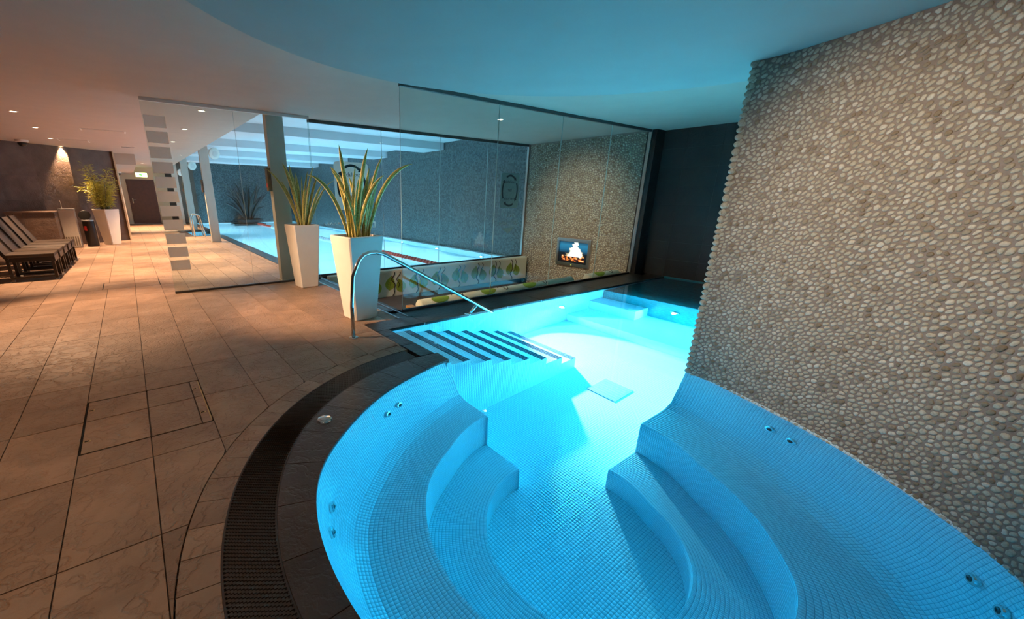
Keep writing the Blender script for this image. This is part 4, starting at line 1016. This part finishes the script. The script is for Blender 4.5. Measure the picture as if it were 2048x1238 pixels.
# tall bamboo in a white planter by the stone wall
bp = (-.55,15.85); t = thing('bamboo_plant', 'bushy green bamboo in tall white planter by the stone wall', 'potted plant', (*bp,0), .75); pot(t, .46, .30, 1.0)
m = MB(); f = MB(); r_ = random.Random(3)
for k in range(26):
    a_ = r_.uniform(0, 2*PI); lean = r_.uniform(.05,.36); hh = r_.uniform(.55,1.28); x_, y_ = .08*math.cos(a_), .08*math.sin(a_)
    pts = [Vector((x_+lean*math.cos(a_)*(u**1.3), y_+lean*math.sin(a_)*(u**1.3), .95+hh*u)) for u in (0,.25,.5,.75,1)]
    m.tube(pts, [.009,.008,.007,.005,.003], 5)
    for j in range(70):
        u = r_.uniform(.16,1.0); i = min(3, int(u*4)); p = pts[i].lerp(pts[i+1], u*4-i); th_ = r_.uniform(0,2*PI)
        d = Vector((math.cos(th_), math.sin(th_), r_.uniform(-.5,.7))).normalized(); L_ = r_.uniform(.09,.19); s = d.cross(Vector((r_.uniform(-.3,.3),r_.uniform(-.3,.3),1))).normalized()*.011
        p = p+d*r_.uniform(0,.07)
        f.add([p, p+d*L_*.45+s, p+d*L_+Vector((0,0,-.02)), p+d*L_*.45-s], [(0,1,2,3)])
m.build('stem', M_stem, t); tag(f.build('foliage', M_bamboo, t), kind='stuff')
# dark spiky plant in a bowl on the far pool edge
t = thing('agave_plant', 'dark spiky plant in low bowl at the swimming pool end', 'potted plant', (5.3,25.22,-.06))
MB().lathe([(.25,0),(.55,.10),(.75,.22),(.72,.24),(.5,.18),(.02,.17)], (0,0,0), 24).build('bowl', M_darkleaf, t, smooth=.6)
MB().box((-.8,-.4,-1.15),(.8,.76,.0)).build('plinth', M_dark, t)
r_ = random.Random(9)
for k in range(22):
    a_ = PI*(.06+.88*k/21); L_ = r_.uniform(1.2,2.35)*(.65+.35*math.sin(a_)); ox = math.cos(a_); oy = r_.uniform(-.25,.05)
    base = Vector((ox*.18, oy*.4, .2)); tip = Vector((ox*L_*.72, oy, .2+L_*(.45+.55*math.sin(a_)))); mid = base.lerp(tip, .5)+Vector((-ox*.10,0,.12))
    ribbon([base, mid, tip], .13, 0.0, Matrix.Identity(4), 'leaf', t, M_darkleaf)

# ------------------------------------------------------------------ handrail, deck button
H = thing('handrail', 'chrome handrail curving down into the pool beside the steps', 'handrail', (1.72,3.90,0))
pts = [(0,0,0),(.0,0,.35),(.03,0,.66)]+[(.075+.0,0,.76),(.11,0,.82),(.16,0,.865),(.23,0,.885),(.31,0,.885),(.39,0,.862),(.47,0,.82)]+[(.47+(1.97-.47)*i/6,0,.82-(.82-.0)*i/6) for i in range(1, 7)]+[(2.12,0,-.09)]
MB().tube(pts, .021, 14).build('rail', M_chrome, H, smooth=True)
MB().lathe([(.05,0),(.05,.006),(.04,.014),(.022,.018)], (0,0,0), 24).build('base_flange', M_chrome, H, smooth=.5)
MB().tube([(1.72,.0,.12),(1.68,.02,.06),(1.64,.05,.006)], .02, 10).build('bracket', M_chrome, H, smooth=True)
MB().lathe([(.045,0),(.045,.005),(.03,.010)], (1.63,.06,.0), 20).build('bracket_flange', M_chrome, H, smooth=.5)
B = thing('air_button', 'round chrome air button on the brown spa coping', 'push button', (.83,2.43,0))
MB().lathe([(.052,0),(.052,.006),(.046,.014),(.036,.017)], (0,0,0), 28).build('button_ring', M_chrome, B, smooth=.5)
MB().lathe([(.034,.012),(.032,.019),(.015,.023),(.001,.0235)], (0,0,0), 24).build('button_cap', M_chrome, B, smooth=.5)

# ------------------------------------------------------------------ row of five wicker chairs
ch = thing('lounge_chair', 'nearest dark wicker chair of the row by the left wall', 'chair', (-1.2,9.66,0), 0, 'row of dark wicker chairs')
MB().box((-.60,0,.40),(.02,.50,.455), bev=.012).build('seat', M_wicker, ch)
MB().box((-.59,.01,.33),(.01,.03,.405), bev=.004).build('side_rail', M_frame, ch); MB().box((-.59,.47,.33),(.01,.49,.405), bev=.004).build('side_rail', M_frame, ch); MB().box((-.005,.01,.31),(.018,.49,.405), bev=.004).build('front_rail', M_frame, ch)
for (x_, y_) in ((-.02,.03),(-.02,.47),(-.58,.03),(-.58,.47)):
    l = MB().box((x_-.022,y_-.022,.03),(x_+.022,y_+.022,.36), bev=.004).build('leg', M_frame, ch)
    MB().box((x_-.024,y_-.024,0),(x_+.024,y_+.024,.032), bev=.004).build('foot', M_foot, l)
for y_ in (.03,.47): MB().box((-.58,y_-.012,.055),(-.02,y_+.012,.085), bev=.003).build('stretcher', M_frame, ch)
Mx = Matrix.Translation((-.585,0,.42)) @ Matrix.Rotation(-.45, 4, 'Y')
b_ = MB().box((-.03,.03,0),(.012,.47,.62), bev=.01, M=Mx).build('backrest', M_wicker, ch)
for y_ in (.0,.47): MB().box((-.034,y_,-.05),(.016,y_+.03,.635), bev=.005, M=Mx).build('back_post', M_frame, b_)
for k in range(1, 5):
    c_ = copy_tree(ch); c_.location = (-1.2+.012*k, 9.66+.60*k, 0); c_['label'] = ('second','third','fourth','farthest')[k-1]+' dark wicker chair from the front in the row'

# ------------------------------------------------------------------ stone counter, water fountain, bin by the left wall
t = thing('stone_counter', 'stone clad counter on dark plinth behind the wicker chairs', 'counter', (-2.0,14.25,0))
MB().box((-.40,.06,0),(.42,.50,.32)).build('plinth', M_black, t)
for x0, x1 in ((-.42,-.12),(-.116,.47)):
    for z0, z1 in ((.32,.655),(.658,.97)): MB().box((x0,0,z0),(x1,.03,z1), bev=.003).build('panel', M_panel, t)
MB().box((-.42,.03,.31),(.47,.52,.97)).build('counter_core', M_panel, t); MB().box((-.44,-.02,.97),(.49,.54,1.0), bev=.004).build('counter_top', M_panel, t)
t = thing('water_fountain', 'grey drinking fountain cabinet with louvred foot and small tap', 'drinking fountain', (-1.385,15.2,0), -.05)
MB().box((-.16,0,.02),(.16,.30,1.0), bev=.008).build('cabinet', M_unit, t); MB().box((-.165,-.006,1.0),(.165,.31,1.03), bev=.006).build('top_tray', M_steel, t)
for k in range(6): MB().box((-.14+.049*k,-.008,.06),(-.14+.049*k+.03,.002,.30)).build('louvre', M_unitd, t)
MB().tube([(-.10,.22,1.03),(-.10,.22,1.20),(-.10,.19,1.24),(-.10,.12,1.24)], .012, 8).build('tap', M_chrome, t, smooth=True)
MB().lathe([(.018,0),(.018,.03),(.004,.035)], (.13,.05,.96), 10).build('push_knob', M_chrome, t)
t = thing('waste_bin', 'black round bin with lid tipped open and red sticker', 'bin', (-.99,15.50,0))
MB().lathe([(.135,0),(.14,.02),(.14,.70)], (0,0,0), 28).build('body', M_bin, t, smooth=.6); MB().lathe([(.145,.69),(.145,.72),(.13,.725),(.125,.70)], (0,0,0), 28).build('rim', M_steel, t, smooth=.6)
Mx = Matrix.Rotation(1.15, 3, 'X'); MB().lathe([(.128,-.004),(.138,-.008),(.142,.004),(.13,.014),(.01,.018)], (-.05,.10,.84), 28, Mx).build('lid', M_bin, t, smooth=.6)
MB().lathe([(.012,.0),(.012,.01)], (-.05,.092,.83), 10, Mx).build('lid_catch', M_chrome, t)
m = MB(); a0, a1 = -2.55, -1.95; n_ = 6
vs = [(.1415*math.cos(a0+(a1-a0)*i/n_), .1415*math.sin(a0+(a1-a0)*i/n_), z_) for z_ in (.43,.56) for i in range(n_+1)]; m.add(vs, [(i, i+1, n_+2+i, n_+1+i) for i in range(n_)]); m.build('sticker', M_red, t)
MB().box((.135,-.012,.05),(.150,.012,.70), bev=.003).build('hinge_strip', M_steel, t)

# ------------------------------------------------------------------ lounge downlight, added to brighten the pebble end wall
downlight(5.2, 5.5, CEIL, 'added downlight over the sunken lounge behind the glass', 'added lounge downlights', aim=(8.1,6.0,.75), e=DOWN_W*.38, ang=1.12, blend=1.0, col=(1,.80,.55))
